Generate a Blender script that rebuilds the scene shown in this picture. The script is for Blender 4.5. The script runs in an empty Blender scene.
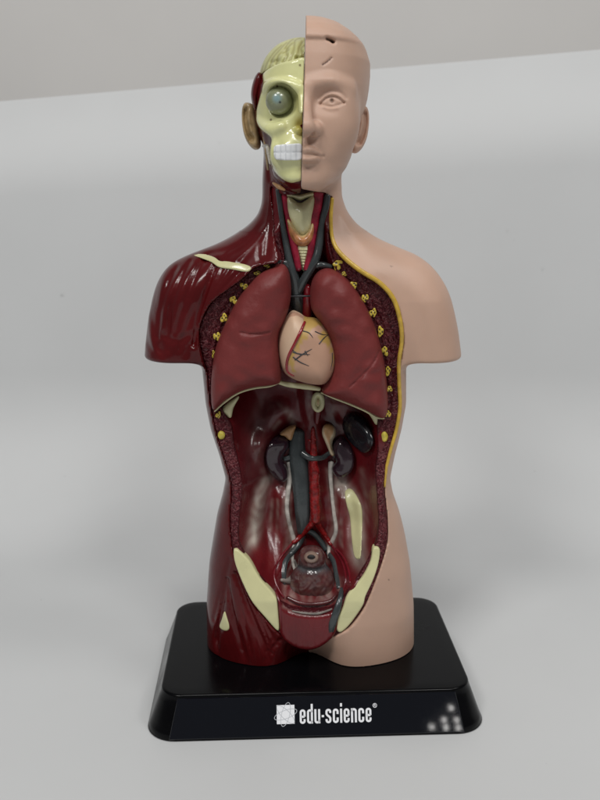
import bpy, math, random
import numpy as np
random.seed(4); rng = np.random.RandomState(7)
MM = 0.001
C = bpy.context.scene.collection
f32 = np.float32

# ------------------------------------------------------------------ camera geometry (all lengths in millimetres)
TILT = math.radians(13.5); CT, ST = math.cos(TILT), math.sin(TILT)
CAM = np.array([0.0, -374.0, 228.4]); FPX = 850.0
def at(px, py, Y):
    """point on the coronal plane at depth Y that is seen at a place in the photograph"""
    a = (px-300.0)/FPX; b = (400.0-py)/FPX
    d = np.array([a, CT+b*ST, -ST+b*CT]); s = (Y-CAM[1])/d[1]
    return CAM + d*s
def lerp_tab(v, tab): 
    t = np.array(tab, float); return np.interp(v, t[:, 0], t[:, 1])

# ------------------------------------------------------------------ mesh output
def mesh_from(name, verts, quads, mat, parent=None, smooth=True, attrs=None, tris=None):
    me = bpy.data.meshes.new(name)
    v = np.asarray(verts, float)*MM
    org = np.zeros(3)
    if parent is not None: org = np.array(parent.get('org', (0, 0, 0)))
    v = v - org
    q = np.asarray(quads, np.int32).reshape(-1, 4) if len(quads) else np.zeros((0, 4), np.int32)
    t = np.asarray(tris, np.int32).reshape(-1, 3) if tris is not None and len(tris) else np.zeros((0, 3), np.int32)
    me.vertices.add(len(v)); me.vertices.foreach_set('co', v.astype(f32).ravel())
    me.loops.add(q.size+t.size); me.loops.foreach_set('vertex_index', np.concatenate([q.ravel(), t.ravel()]))
    n = len(q)+len(t); me.polygons.add(n)
    st = np.concatenate([np.arange(len(q))*4, q.size+np.arange(len(t))*3]).astype(np.int32)
    me.polygons.foreach_set('loop_start', st)
    me.polygons.foreach_set('use_smooth', np.full(n, smooth))
    me.update(calc_edges=True); me.validate()
    if attrs:
        for k, a in attrs.items():
            at_ = me.attributes.new(k, 'FLOAT', 'POINT'); at_.data.foreach_set('value', np.asarray(a, f32))
    me.materials.append(mat)
    o = bpy.data.objects.new(name, me); C.objects.link(o)
    if parent is not None: o.parent = parent
    o['org'] = tuple(org)
    return o
def empty(name, loc_mm):
    o = bpy.data.objects.new(name, None); C.objects.link(o)
    o.location = [c*MM for c in loc_mm]; o['org'] = tuple(c*MM for c in loc_mm); o.empty_display_size = .01
    return o
def tag(o, label=None, cat=None, group=None, kind=None):
    if label: o['label'] = label
    if cat: o['category'] = cat
    if group: o['group'] = group
    if kind: o['kind'] = kind
    return o

# ------------------------------------------------------------------ surface nets
def surface_nets(f, xs, ys, zs, iters=3, pad=True, mu=-.52):
    if pad:
        f = f.copy()
        for ax in range(3):
            sl = [slice(None)]*3
            for e in (0, -1):
                sl[ax] = e; f[tuple(sl)] = np.maximum(f[tuple(sl)], .05)
    ins = f < 0
    nx, ny, nz = f.shape
    cnt = np.zeros((nx-1, ny-1, nz-1), np.uint8)
    corners = [(i, j, k) for i in (0, 1) for j in (0, 1) for k in (0, 1)]
    for (i, j, k) in corners: cnt += ins[i:nx-1+i, j:ny-1+j, k:nz-1+k]
    act = (cnt > 0) & (cnt < 8)
    ci = np.argwhere(act)
    idx = np.full(act.shape, -1, np.int32); idx[act] = np.arange(len(ci))
    acc = np.zeros((len(ci), 3)); num = np.zeros(len(ci))
    val = {c: f[ci[:, 0]+c[0], ci[:, 1]+c[1], ci[:, 2]+c[2]].astype(float) for c in corners}
    for c in corners:
        for ax in range(3):
            if c[ax]: continue
            d = list(c); d[ax] = 1; d = tuple(d)
            a, b = val[c], val[d]; m = (a < 0) != (b < 0)
            t = np.where(m, a/np.where(m, a-b, 1), 0)
            p = np.tile(np.array(c, float), (len(ci), 1)); p[:, ax] += t
            acc += p*m[:, None]; num += m
    p = acc/num[:, None] + ci
    h = np.array([xs[1]-xs[0], ys[1]-ys[0], zs[1]-zs[0]]); o = np.array([xs[0], ys[0], zs[0]])
    v = o + p*h
    quads = []
    for ax in range(3):
        b1, b2 = (ax+1) % 3, (ax+2) % 3
        s0 = [slice(None)]*3; s1 = [slice(None)]*3
        s0[ax] = slice(0, -1); s1[ax] = slice(1, None)
        s0[b1] = s1[b1] = slice(1, -1); s0[b2] = s1[b2] = slice(1, -1)
        A = ins[tuple(s0)]; B = ins[tuple(s1)]
        for flip, M in ((0, A & ~B), (1, ~A & B)):
            e = np.argwhere(M)
            if not len(e): continue
            e[:, b1] += 1; e[:, b2] += 1
            def cell(d1, d2):
                q = e.copy(); q[:, b1] -= d1; q[:, b2] -= d2
                return idx[q[:, 0], q[:, 1], q[:, 2]]
            Q = np.stack([cell(1, 1), cell(0, 1), cell(0, 0), cell(1, 0)], 1)
            quads.append(Q[:, ::-1] if flip else Q)
    q = np.concatenate(quads)
    # Taubin smoothing, borders pinned
    ed = np.concatenate([q[:, [0, 1]], q[:, [1, 2]], q[:, [2, 3]], q[:, [3, 0]]])
    pin = np.zeros(len(v), bool)
    if not pad:
        pin = ((ci == 0) | (ci == np.array(act.shape)-1)).any(1)
    deg = np.bincount(ed.ravel(), minlength=len(v)).astype(float); deg[deg == 0] = 1
    for it in range(iters*2):
        lam = .5 if it % 2 == 0 else mu
        s = np.zeros_like(v)
        for k in range(3):
            s[:, k] = np.bincount(ed[:, 0], v[ed[:, 1], k], len(v)) + np.bincount(ed[:, 1], v[ed[:, 0], k], len(v))
        dv = (s/deg[:, None]-v)*lam; dv[pin] = 0
        v = v+dv
    return v, q

# ------------------------------------------------------------------ 2-D helpers
def catmull(pts, n=6, closed=False):
    P = np.asarray(pts, float); m = len(P); out = []
    if m < 3: return P
    rngs = range(m) if closed else range(m-1)
    for i in rngs:
        if closed: p0, p1, p2, p3 = P[(i-1) % m], P[i], P[(i+1) % m], P[(i+2) % m]
        else: p0, p1, p2, p3 = P[max(i-1, 0)], P[i], P[i+1], P[min(i+2, m-1)]
        for k in range(n):
            t = k/n
            out.append(.5*((2*p1)+(-p0+p2)*t+(2*p0-5*p1+4*p2-p3)*t*t+(-p0+3*p1-3*p2+p3)*t**3))
    if not closed: out.append(P[-1])
    return np.array(out)
def sdpoly(P, X, Z):
    """signed distance to a closed polygon, negative inside"""
    d = np.full(np.broadcast(X, Z).shape, 1e9); ins = np.zeros(d.shape, bool)
    for i in range(len(P)):
        ax, az = P[i]; bx, bz = P[(i+1) % len(P)]
        ex, ez = bx-ax, bz-az; L = ex*ex+ez*ez+1e-12
        t = np.clip(((X-ax)*ex+(Z-az)*ez)/L, 0, 1)
        d = np.minimum(d, (X-ax-t*ex)**2+(Z-az-t*ez)**2)
        if az != bz:
            c = ((az > Z) != (bz > Z)) & (X < (bx-ax)*(Z-az)/(bz-az)+ax)
            ins ^= c
    d = np.sqrt(d); return np.where(ins, -d, d)
def sdline(P, X, Z):
    d = np.full(np.broadcast(X, Z).shape, 1e9)
    for i in range(len(P)-1):
        ax, az = P[i][:2]; bx, bz = P[i+1][:2]
        ex, ez = bx-ax, bz-az; L = ex*ex+ez*ez+1e-12
        t = np.clip(((X-ax)*ex+(Z-az)*ez)/L, 0, 1)
        d = np.minimum(d, (X-ax-t*ex)**2+(Z-az-t*ez)**2)
    return np.sqrt(d)
def blur(a, n=2):
    for _ in range(n):
        p = np.pad(a, 1, mode='edge')
        a = (p[:-2, 1:-1]+p[2:, 1:-1]+p[1:-1, :-2]+p[1:-1, 2:]+2*p[1:-1, 1:-1])/6
    return a
def smin(a, b, k):
    h = np.clip(.5+.5*(b-a)/k, 0, 1); return b*(1-h)+a*h-k*h*(1-h)
def smax(a, b, k): return -smin(-a, -b, k)
def lin(pts, n=5, closed=False): return catmull(pts, n, closed)
def pp(pts, Y, n=4, closed=True):
    """photo outline -> (x, z) outline at depth Y (number or function of py)"""
    Q = catmull(pts, n, closed)
    return np.array([at(x, y, Y(y) if callable(Y) else Y)[[0, 2]] for x, y in Q])
class Smap:                                   # a front surface y(x, z)
    def __init__(s, xs, zs, a): s.xs, s.zs, s.a = xs, zs, a
    def __call__(s, x, z):
        u = np.clip((np.asarray(x, float)-s.xs[0])/(s.xs[1]-s.xs[0]), 0, len(s.xs)-1.001)
        w = np.clip((np.asarray(z, float)-s.zs[0])/(s.zs[1]-s.zs[0]), 0, len(s.zs)-1.001)
        i = u.astype(int); k = w.astype(int); fu = u-i; fw = w-k
        a = s.a
        return (a[i, k]*(1-fu)+a[i+1, k]*fu)*(1-fw)+(a[i, k+1]*(1-fu)+a[i+1, k+1]*fu)*fw
def on(px, py, S, off=0.0):
    Y = -15.0
    for _ in range(7):
        p = at(px, py, Y); Y = .35*Y+.65*(float(S(p[0], p[2]))+off)
    return at(px, py, Y)

# ------------------------------------------------------------------ materials
def mat(name, base, rough=.4, coat=0., var=.0, vscale=120, bump=0., bscale=700, spec=.5, paint=None, paint2=None, sss=0., detail=4, coatr=.08, metal=0):
    m = bpy.data.materials.new(name); m.use_nodes = True
    nt = m.node_tree; N = nt.nodes; L = nt.links
    b = N['Principled BSDF']
    b.inputs['Roughness'].default_value = rough
    b.inputs['Coat Weight'].default_value = coat; b.inputs['Coat Roughness'].default_value = coatr
    b.inputs['Specular IOR Level'].default_value = spec; b.inputs['Metallic'].default_value = metal
    if sss:
        b.inputs['Subsurface Weight'].default_value = sss; b.inputs['Subsurface Scale'].default_value = .002
        b.inputs['Subsurface Radius'].default_value = (1, .5, .3)
    tc = N.new('ShaderNodeTexCoord')
    col = N.new('ShaderNodeRGB'); col.outputs[0].default_value = (*base, 1); out = col.outputs[0]
    for k, (attr, pc) in enumerate([p for p in (paint, paint2) if p]):
        a = N.new('ShaderNodeAttribute'); a.attribute_name = attr
        mx = N.new('ShaderNodeMix'); mx.data_type = 'RGBA'; mx.inputs[7].default_value = (*pc, 1)
        L.new(a.outputs['Fac'], mx.inputs[0]); L.new(out, mx.inputs[6]); out = mx.outputs[2]
    if var:
        n = N.new('ShaderNodeTexNoise'); n.inputs['Scale'].default_value = vscale; n.inputs['Detail'].default_value = detail
        L.new(tc.outputs['Object'], n.inputs['Vector'])
        r = N.new('ShaderNodeMapRange'); r.inputs[1].default_value = .3; r.inputs[2].default_value = .7
        r.inputs[3].default_value = 1-var; r.inputs[4].default_value = 1+var
        L.new(n.outputs[0], r.inputs[0])
        mx = N.new('ShaderNodeMix'); mx.data_type = 'RGBA'; mx.blend_type = 'MULTIPLY'; mx.inputs[0].default_value = 1
        L.new(out, mx.inputs[6]); L.new(r.outputs[0], mx.inputs[7]); out = mx.outputs[2]
        rr = N.new('ShaderNodeMapRange'); rr.inputs[1].default_value = .3; rr.inputs[2].default_value = .7
        rr.inputs[3].default_value = max(.02, rough-.06); rr.inputs[4].default_value = rough+.08
        L.new(n.outputs[0], rr.inputs[0]); L.new(rr.outputs[0], b.inputs['Roughness'])
    L.new(out, b.inputs['Base Color'])
    if bump:
        n2 = N.new('ShaderNodeTexNoise'); n2.inputs['Scale'].default_value = bscale; n2.inputs['Detail'].default_value = 3
        L.new(tc.outputs['Object'], n2.inputs['Vector'])
        bp = N.new('ShaderNodeBump'); bp.inputs['Strength'].default_value = bump; bp.inputs['Distance'].default_value = .0005
        L.new(n2.outputs[0], bp.inputs['Height']); L.new(bp.outputs[0], b.inputs['Normal']); L.new(bp.outputs[0], b.inputs['Coat Normal'])
    return m
WINE = (.080, .005, .006)
CREAM = (.62, .60, .33)
M = {}
M['skin'] = mat('skin_vinyl', (.53, .345, .258), .46, 0, .07, 38, .06, 1500, paint=('mark', (.05, .025, .018)), sss=.12)
M['muscle'] = mat('red_muscle_paint', WINE, .17, 0, .2, 70, .05, 300, spec=.32)
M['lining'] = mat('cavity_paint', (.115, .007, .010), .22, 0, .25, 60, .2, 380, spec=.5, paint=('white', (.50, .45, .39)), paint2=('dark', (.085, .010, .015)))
M['lung'] = mat('lung_vinyl', (.165, .028, .027), .46, 0, .06, 80, .7, 300, spec=.3)
M['cream'] = mat('bone_paint', CREAM, .3, .3, .06, 120, .08, 700, paint=('yellow', (.50, .42, .03)))
M['pale'] = mat('pale_bone', (.62, .59, .35), .25, .3, .1, 150, .1, 800)
M['skull'] = mat('skull_paint', (.68, .68, .34), .2, .5, .05, 120, .1, 500, paint=('yellow', (.52, .45, .05)), paint2=('line', (.12, .07, .03)), coatr=.07)
M['brain'] = mat('brain_paint', (.52, .52, .24), .36, .1, .06, 200, .1, 800, paint=('line', (.30, .27, .10)))
M['teeth'] = mat('white_teeth', (.78, .80, .82), .25, .3, .03, 300, 0, paint=('line', (.35, .37, .40)))
M['eye'] = mat('eye_paint', (.23, .25, .15), .22, .25, .05, 300, 0, paint=('iris_glint', (.22, .33, .33)), paint2=('pupil', (.02, .025, .03)))
M['ear'] = mat('ear_paint', (.40, .28, .14), .3, .25, .4, 250, .1, 800)
M['vein'] = mat('grey_vein_paint', (.040, .048, .050), .24, .3, .2, 150, .1, 600, coatr=.1)
M['artery'] = mat('crimson_paint', (.23, .008, .016), .24, .4, .2, 200, .12, 700)
M['aorta'] = mat('red_aorta_paint', (.20, .004, .005), .24, .3, .5, 420, .9, 650)
M['kidney'] = mat('kidney_paint', (.026, .011, .018), .2, .5, .25, 140, .1, 500)
M['spleen'] = mat('spleen_paint', (.009, .010, .014), .24, .4, .2, 140, .05, 500)
M['tan'] = mat('adrenal_paint', (.45, .25, .11), .35, .2, .15, 300, .1, 900, paint=('white', (.55, .48, .34)))
M['white'] = mat('white_ureter_paint', (.46, .43, .39), .22, .3, .4, 300, .1, 700)
M['bladder'] = mat('bladder_paint', (.075, .012, .013), .2, .4, .3, 130, .15, 450, paint=('white', (.27, .20, .16)), paint2=('grey', (.05, .055, .06)))
M['fat'] = mat('yellow_fat_paint', (.56, .36, .045), .36, .2, .18, 350, .2, 900)
M['heart'] = mat('heart_vinyl', (.46, .27, .185), .45, 0, .06, 120, .08, 900, paint=('fat', (.43, .28, .05)))
M['atrium'] = mat('atrium_vinyl', (.60, .42, .29), .45, 0, .05, 120, .08, 900)
M['thread'] = mat('dark_vessel_paint', (.03, .03, .035), .4)
M['gland'] = mat('thyroid_paint', (.50, .20, .075), .3, .3, .35, 420, .25, 700, paint=('cream', (.6, .5, .25)))
M['black'] = mat('black_plastic', (.002, .002, .0025), .2, .0, .1, 60, 0, spec=.13)
M['panel'] = mat('panel_plastic', (.003, .0036, .0065), .035, .0, .0, 70, .004, 200)
M['print'] = mat('white_print', (.86, .87, .90), .4)
M['greyprint'] = mat('grey_print', (.50, .52, .55), .4)
M['hole'] = mat('dark_hole_paint', (.006, .004, .005), .5)

def rim_material():
    m = bpy.data.materials.new('cut_tissue_paint'); m.use_nodes = True
    N, L = m.node_tree.nodes, m.node_tree.links; b = N['Principled BSDF']
    b.inputs['Roughness'].default_value = .3; b.inputs['Specular IOR Level'].default_value = .25
    tc = N.new('ShaderNodeTexCoord')
    n = N.new('ShaderNodeTexNoise'); n.inputs['Scale'].default_value = 330; n.inputs['Detail'].default_value = 2.5; n.inputs['Distortion'].default_value = 2.2
    L.new(tc.outputs['Object'], n.inputs['Vector'])
    cr = N.new('ShaderNodeValToRGB'); e = cr.color_ramp.elements
    e[0].position = .38; e[0].color = (.05, .004, .007, 1); e[1].position = .47; e[1].color = (.075, .007, .011, 1)
    for pos, c in ((.515, (.20, .065, .07, 1)), (.55, (.08, .008, .013, 1)), (.7, (.05, .004, .008, 1))):
        x = e.new(pos); x.color = c
    L.new(n.outputs[0], cr.inputs[0]); 
    at_ = N.new('ShaderNodeAttribute'); at_.attribute_name = 'smooth'
    mx = N.new('ShaderNodeMix'); mx.data_type = 'RGBA'; mx.inputs[7].default_value = (.06, .007, .010, 1)
    L.new(at_.outputs['Fac'], mx.inputs[0]); L.new(cr.outputs[0], mx.inputs[6])
    L.new(mx.outputs[2], b.inputs['Base Color'])
    bp = N.new('ShaderNodeBump'); bp.inputs['Strength'].default_value = 1.0; bp.inputs['Distance'].default_value = .0012
    L.new(n.outputs[0], bp.inputs['Height']); L.new(bp.outputs[0], b.inputs['Normal'])
    return m
M['rim'] = rim_material()
M['carotid'] = mat('crimson_carotid_paint', (.25, .010, .030), .22, .3, .4, 260, .25, 500)
M['dim'] = mat('grey_pink_paint', (.22, .19, .17), .22, .2, .35, 250, .15, 600)
M['pelvic'] = mat('dark_crimson_paint', (.13, .006, .012), .22, .2, .25, 200, .12, 700)
def rib_material():
    m = bpy.data.materials.new('rib_end_paint'); m.use_nodes = True
    N, L = m.node_tree.nodes, m.node_tree.links; b = N['Principled BSDF']
    b.inputs['Roughness'].default_value = .4
    tc = N.new('ShaderNodeTexCoord')
    v = N.new('ShaderNodeTexVoronoi'); v.inputs['Scale'].default_value = 620
    L.new(tc.outputs['Object'], v.inputs['Vector'])
    cr = N.new('ShaderNodeValToRGB'); e = cr.color_ramp.elements
    e[0].position = .34; e[0].color = (.035, .012, .008, 1); e[1].position = .42; e[1].color = (.60, .47, .06, 1)
    L.new(v.outputs['Distance'], cr.inputs[0]); L.new(cr.outputs[0], b.inputs['Base Color'])
    return m
M['rib'] = rib_material()
M['ribplain'] = mat('plain_rib_paint', (.58, .48, .07), .35, .2, .2, 500, .15, 900)

# ------------------------------------------------------------------ builders
def tube(name, pts, rad, m, parent, seg=12, flat=1.0, sub=6, attrs=None):
    """swept tube through 3-D points (mm); rad number or list; flat squeezes it in depth"""
    P = catmull(np.asarray(pts, float), sub); n = len(P)
    r = np.full(n, rad, float) if np.isscalar(rad) else np.interp(np.linspace(0, 1, n), np.linspace(0, 1, len(rad)), rad)
    T = np.gradient(P, axis=0); T /= np.linalg.norm(T, axis=1)[:, None]+1e-9
    V = []; yv = np.array([0, 1., 0])
    for i in range(n):
        a = np.cross(T[i], yv); la = np.linalg.norm(a); a = a/la if la > 1e-3 else np.array([1., 0, 0])
        b = np.cross(a, T[i])
        for k in range(seg):
            th = 2*math.pi*k/seg
            V.append(P[i]+r[i]*(math.cos(th)*a+math.sin(th)*b*flat))
    Q = [(i*seg+k, i*seg+(k+1) % seg, (i+1)*seg+(k+1) % seg, (i+1)*seg+k) for i in range(n-1) for k in range(seg)]
    T3 = []
    for e, ring in ((0, 0), (1, n-1)):
        c = len(V); V.append(P[ring]+(T[ring] if e else -T[ring])*r[ring]*.5)
        for k in range(seg):
            a_, b_ = ring*seg+k, ring*seg+(k+1) % seg
            T3.append((a_, b_, c) if e else (b_, a_, c))
    return mesh_from(name, V, Q, m, parent, tris=T3)

def pillow(name, poly, m, parent, Y=None, S=None, off=0., T=4., Tb=None, R=4., h=.45, n=2., bl=3, disp=None, attrs=None, iters=3, closed=4):
    """a solid swelling of a traced outline: Y (plane) or S (surface it lies on), T front thickness, R edge rounding"""
    if S is None:
        P = pp(poly, Y, closed); yfun = lambda x, z: np.full(np.broadcast(x, z).shape, float(Y))
    else:
        Q = catmull(poly, closed, True); P = np.array([on(x, y, S, off-T*.4)[[0, 2]] for x, y in Q]); yfun = lambda x, z: S(x, z)+off
    lo = P.min(0)-3*h-.3; hi = P.max(0)+3*h+.3
    xs = np.arange(lo[0], hi[0]+h, h); zs = np.arange(lo[1], hi[1]+h, h)
    X, Z = np.meshgrid(xs, zs, indexing='ij')
    d2 = blur(sdpoly(P, X, Z), bl); yc = yfun(X, Z)
    if S is not None: yc = blur(yc, 4)
    Tb = T if Tb is None else Tb
    g = disp(X, Z, d2) if disp else 0.
    ys = np.arange(yc.min()-T-3*h-1.5, yc.max()+Tb+3*h, h)
    u = np.maximum(0, 1+d2/R)[:, None, :]
    y = ys[None, :, None]-yc[:, None, :]
    if disp is not None: y = np.where(y < 0, y*(1/(1+g[:, None, :]/T)), y)
    v = np.where(y < 0, -y/T, y/Tb)
    f = ((u**n+v**n)**(1/n)-1)*min(R, T)
    v_, q = surface_nets(f.astype(f32), xs, ys, zs, iters)
    A = {k: fn(v_[:, 0], v_[:, 2], v_) for k, fn in attrs.items()} if attrs else None
    return mesh_from(name, v_, q, m, parent, attrs=A)

def W2(pts, Y, n=5): return pp(pts, Y, n, False)
def gauss(d, w): return np.exp(-(d/w)**2)

# ------------------------------------------------------------------ the body field
SEAM0, SEAM1 = at(306, 16, -25), at(301, 192, -30)
def seam_x(z): return np.interp(z, [SEAM1[2], SEAM0[2]], [SEAM1[0], SEAM0[0]])
MIDX = at(308.5, 640, -20)[0]
trunk_rows = [  # py, left px, right px, front Y, back Y, exponent
 (130, 264, 340, -8, 22, 2.), (160, 263, 341, -11, 23, 2.), (180, 262, 341, -13, 24, 2.), (195, 262, 342, -13, 25, 2.), (205, 261, 345, -13, 25, 2.), (215, 257, 349, -13, 26, 2.),
 (225, 249, 356, -14, 27, 2.), (235, 237, 369, -15.5, 28, 2.), (245, 222, 384, -17.5, 29, 2.), (255, 208, 398, -20, 30, 2.), (268, 198, 409, -23, 31, 2.1), (285, 194, 412, -25.5, 31, 2.2),
 (310, 194, 411, -28, 31, 2.3), (340, 198, 407, -29, 30, 2.3), (365, 203, 405, -29, 29, 2.3), (400, 206.5, 405, -28.5, 28, 2.3), (425, 211.5, 400.5, -28, 27, 2.3), (450, 220, 394, -27, 26, 2.3),
 (474, 226.5, 389, -26.5, 25.5, 2.3), (490, 223.5, 392, -26.5, 26, 2.3), (510, 218, 399, -27, 28, 2.35), (530, 214.5, 404, -27.5, 30, 2.4), (558, 210, 409, -28, 32, 2.45), (600, 207, 413, -27.5, 33, 2.5), (645, 207.5, 413.5, -25.5, 33, 2.5)]
tz, tl, tr, tf, tb, tn = [], [], [], [], [], []
for (py, l, r, yf, yb, n) in trunk_rows:
    a, b = at(l, py, 2), at(r, py, 2)
    tz.append(a[2]); tl.append(a[0]); tr.append(b[0]); tf.append(yf); tb.append(yb); tn.append(n)
o_ = np.argsort(tz); tz, tl, tr, tf, tb, tn = [np.array(v)[o_] for v in (tz, tl, tr, tf, tb, tn)]
def smooth_tab(zs, z0, v):                        # interpolate, then soften the kinks
    zz = np.arange(z0[0]-20, z0[-1]+20, .5); a = np.interp(zz, z0, v)
    k = np.hanning(15); k /= k.sum(); a = np.convolve(np.pad(a, 7, mode='edge'), k, 'valid')
    return np.interp(zs, zz, a)
LARM = [(268, 225), (243, 233), (223, 242.5), (204, 249), (189, 254.5), (174, 262), (164, 271), (155.5, 287), (149.5, 312), (146, 338), (144, 370), (143, 420), (206, 420), (214, 380), (235, 330), (262, 270)]
RARM = [(340, 218), (357, 228), (376, 239.5), (399, 248), (419, 256.5), (436, 271), (449, 293), (456.5, 322), (460, 345), (462, 370), (463, 420), (402, 420), (394, 380), (375, 330), (350, 265)]
ZCUT = at(167, 363.5, -15)[2]
def trunk_field(xs, ys, zs):
    x = xs[:, None, None]; y = ys[None, :, None]; z = zs[None, None, :]
    R = lambda v: smooth_tab(zs, tz, v)[None, None, :].astype(f32)
    L, Rr, F, B, n = R(tl), R(tr), R(tf), R(tb), R(tn)
    cx, a = (L+Rr)/2, (Rr-L)/2
    val = lerp_tab(zs, [(18, 15), (24, 12), (30, 8), (40, 3.2), (55, 0)])[None, None, :]
    Fx = F + val*np.exp(-((x-MIDX)/12.)**2)
    yc = (F+B)/2; bf, bb = yc-Fx, B-yc
    v = np.where(y < yc, (yc-y)/bf, (y-yc)/bb); u = np.abs(x-cx)/a
    f = ((u**n+v**n)**(1/n)-1)*np.minimum(a, 24)
    X, Z = np.meshgrid(xs, zs, indexing='ij')
    for poly in (LARM, RARM):
        d2 = blur(sdpoly(pp(poly, 0), X, Z), 4)
        Rn = 15.; uu = np.maximum(0, 1+d2/Rn)[:, None, :]
        vv = np.abs(y-1.5)/lerp_tab(zs, [(150, 17.5), (185, 19), (205, 17)])[None, None, :]
        fa = (np.sqrt(uu*uu+vv*vv)-1)*15
        fa = smax(fa, ZCUT-z, 1.6)
        f = smin(f, fa.astype(f32), 5.)
    return f.astype(f32)

# head loft: right outline from the photograph, the left one for the flayed side
head_rows = [  # py, right half, left half, front, back
 (15.0, .5, .5, -2, 0), (15.6, 7, 2, -5, 4), (17, 17, 3, -9, 8), (19.5, 27, 4, -14, 13), (24, 37, 6, -19.5, 18), (31, 47, 8, -24.6, 24), (38, 54.5, 22, -27.6, 27), (44, 59.5, 29, -29.0, 29), (46.5, 61, 31, -29.1, 30), (49, 62.5, 33, -28.4, 30.5), (62, 66.5, 43, -29.6, 33), (75, 66.5, 48, -30.4, 34),
 (88, 65.2, 54, -31, 34), (97, 63.8, 55.5, -30.4, 33), (108, 61, 54, -30.2, 31), (120, 57, 52, -30.6, 28), (135, 52.5, 48, -31, 24), (147, 49, 43, -31.3, 18), (157, 45.5, 40, -31.2, 12), (167, 41, 36, -30.6, 6), (176, 34, 32, -30.3, 2), (183, 27, 26, -29.4, -2), (189, 18, 18, -27, -6), (193, 10, 10, -24, -10), (196, 3, 3, -20, -14)]
hz = np.array([at(304, r[0], -6 if r[0] < 150 else -18)[2] for r in head_rows])
HX = at(304, 100, 0)[0]
hr = np.array([at(304+r[1], r[0], 0)[0]-at(304, r[0], 0)[0] for r in head_rows])
hl = np.array([at(304, r[0], 0)[0]-at(304-r[2], r[0], 0)[0] for r in head_rows])
hf = np.array([r[3] for r in head_rows], float); hb = np.array([r[4] for r in head_rows], float)
o_ = np.argsort(hz); hz, hr, hl, hf, hb = hz[o_], hr[o_], hl[o_], hf[o_], hb[o_]
def htab(zs, v):
    zz = np.arange(hz[0]-5, hz[-1]+5, .2); a = np.interp(zz, hz, v); k = np.hanning(7); k /= k.sum()
    return np.interp(zs, zz, np.convolve(np.pad(a, 3, mode='edge'), k, 'valid'))
def head_field(xs, ys, zs, left=False):
    x = xs[:, None, None]; y = ys[None, :, None]
    a = htab(zs, hl if left else hr)[None, None, :]; F = htab(zs, hf)[None, None, :]; B = htab(zs, hb)[None, None, :]
    zt = hz[-1]; zb = hz[0]
    cx = HX; yc = F*.45+B*.55
    v = np.where(y < yc, (yc-y)/(yc-F), (y-yc)/(B-yc)); u = np.abs(x-cx)/a
    n = 2.25
    f = ((u**n+v**n)**(1/n)-1)*np.minimum(a, 14)
    z = zs[None, None, :]
    f = np.maximum(f, z-zt); f = np.maximum(f, zb-z)
    return f.astype(f32)
def ell(xs, ys, zs, c, r):
    x = (xs[:, None, None]-c[0])/r[0]; y = (ys[None, :, None]-c[1])/r[1]; z = (zs[None, None, :]-c[2])/r[2]
    return ((np.sqrt(x*x+y*y+z*z)-1)*min(r)).astype(f32)
def cap(xs, ys, zs, pts, rad):
    """distance to a chain of points with varying radius"""
    P = catmull(np.asarray(pts, float), 4); R = np.interp(np.linspace(0, 1, len(P)), np.linspace(0, 1, len(rad)), rad)
    x = xs[:, None, None]; y = ys[None, :, None]; z = zs[None, None, :]
    lo = P.min(0)-R.max()-4; hi = P.max(0)+R.max()+4
    out = np.full((len(xs), len(ys), len(zs)), 6., f32)
    ix = slice(*np.searchsorted(xs, [lo[0], hi[0]])); iy = slice(*np.searchsorted(ys, [lo[1], hi[1]])); iz = slice(*np.searchsorted(zs, [lo[2], hi[2]]))
    x = x[ix]; y = y[:, iy]; z = z[:, :, iz]
    d = np.full(np.broadcast(x, y, z).shape, 1e6)
    for i in range(len(P)-1):
        A, Bv = P[i], P[i+1]; e = Bv-A; L = e@e+1e-9
        t = np.clip(((x-A[0])*e[0]+(y-A[1])*e[1]+(z-A[2])*e[2])/L, 0, 1)
        dd = np.sqrt((x-A[0]-t*e[0])**2+(y-A[1]-t*e[1])**2+(z-A[2]-t*e[2])**2)-(R[i]+t*(R[i+1]-R[i]))
        d = np.minimum(d, dd)
    out[ix, iy, iz] = np.minimum(d, 6)
    return out

# ------------------------------------------------------------------ cut outlines
yrim_tab = [(190, -10.5), (230, -12), (262, -15), (285, -15.5), (320, -13.5), (360, -12), (440, -12), (480, -14), (540, -19), (600, -24.5), (660, -24.5)]
yrim_px = lambda py: float(lerp_tab(py, yrim_tab))
zy = np.array([(at(304, p, v)[2], v, p) for p, v in yrim_tab]); zy = zy[np.argsort(zy[:, 0])]
def yrim_z(z): return np.interp(z, zy[:, 0], zy[:, 1])
def py_z(z): return np.interp(z, zy[:, 0], zy[:, 2])
OUT = [(275, 195), (272, 215), (275, 240), (279, 260), (268, 263.5), (255, 267), (244, 277), (233, 285.5), (212, 302), (201.5, 322), (199.5, 339), (204, 361), (208, 378), (209, 392), (211.5, 410), (216.5, 434), (225, 462), (230, 480), (231, 500), (229.5, 516),
 (231, 540), (234, 556), (249, 598), (265, 618), (277, 631), (289, 643), (305, 649), (318, 647), (330, 640), (340, 633), (351, 625), (365, 606), (375, 582), (383, 560), (388, 540), (388, 520), (386, 500), (385, 486), (387, 468), (392, 448), (397, 430), (400.5, 410),
 (400, 384), (399.5, 364), (402.5, 341), (401, 322), (395, 302), (382, 286), (362, 273), (343, 259.5), (332.5, 238), (331, 217), (332.5, 198), (320, 192), (290, 192)]
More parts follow.
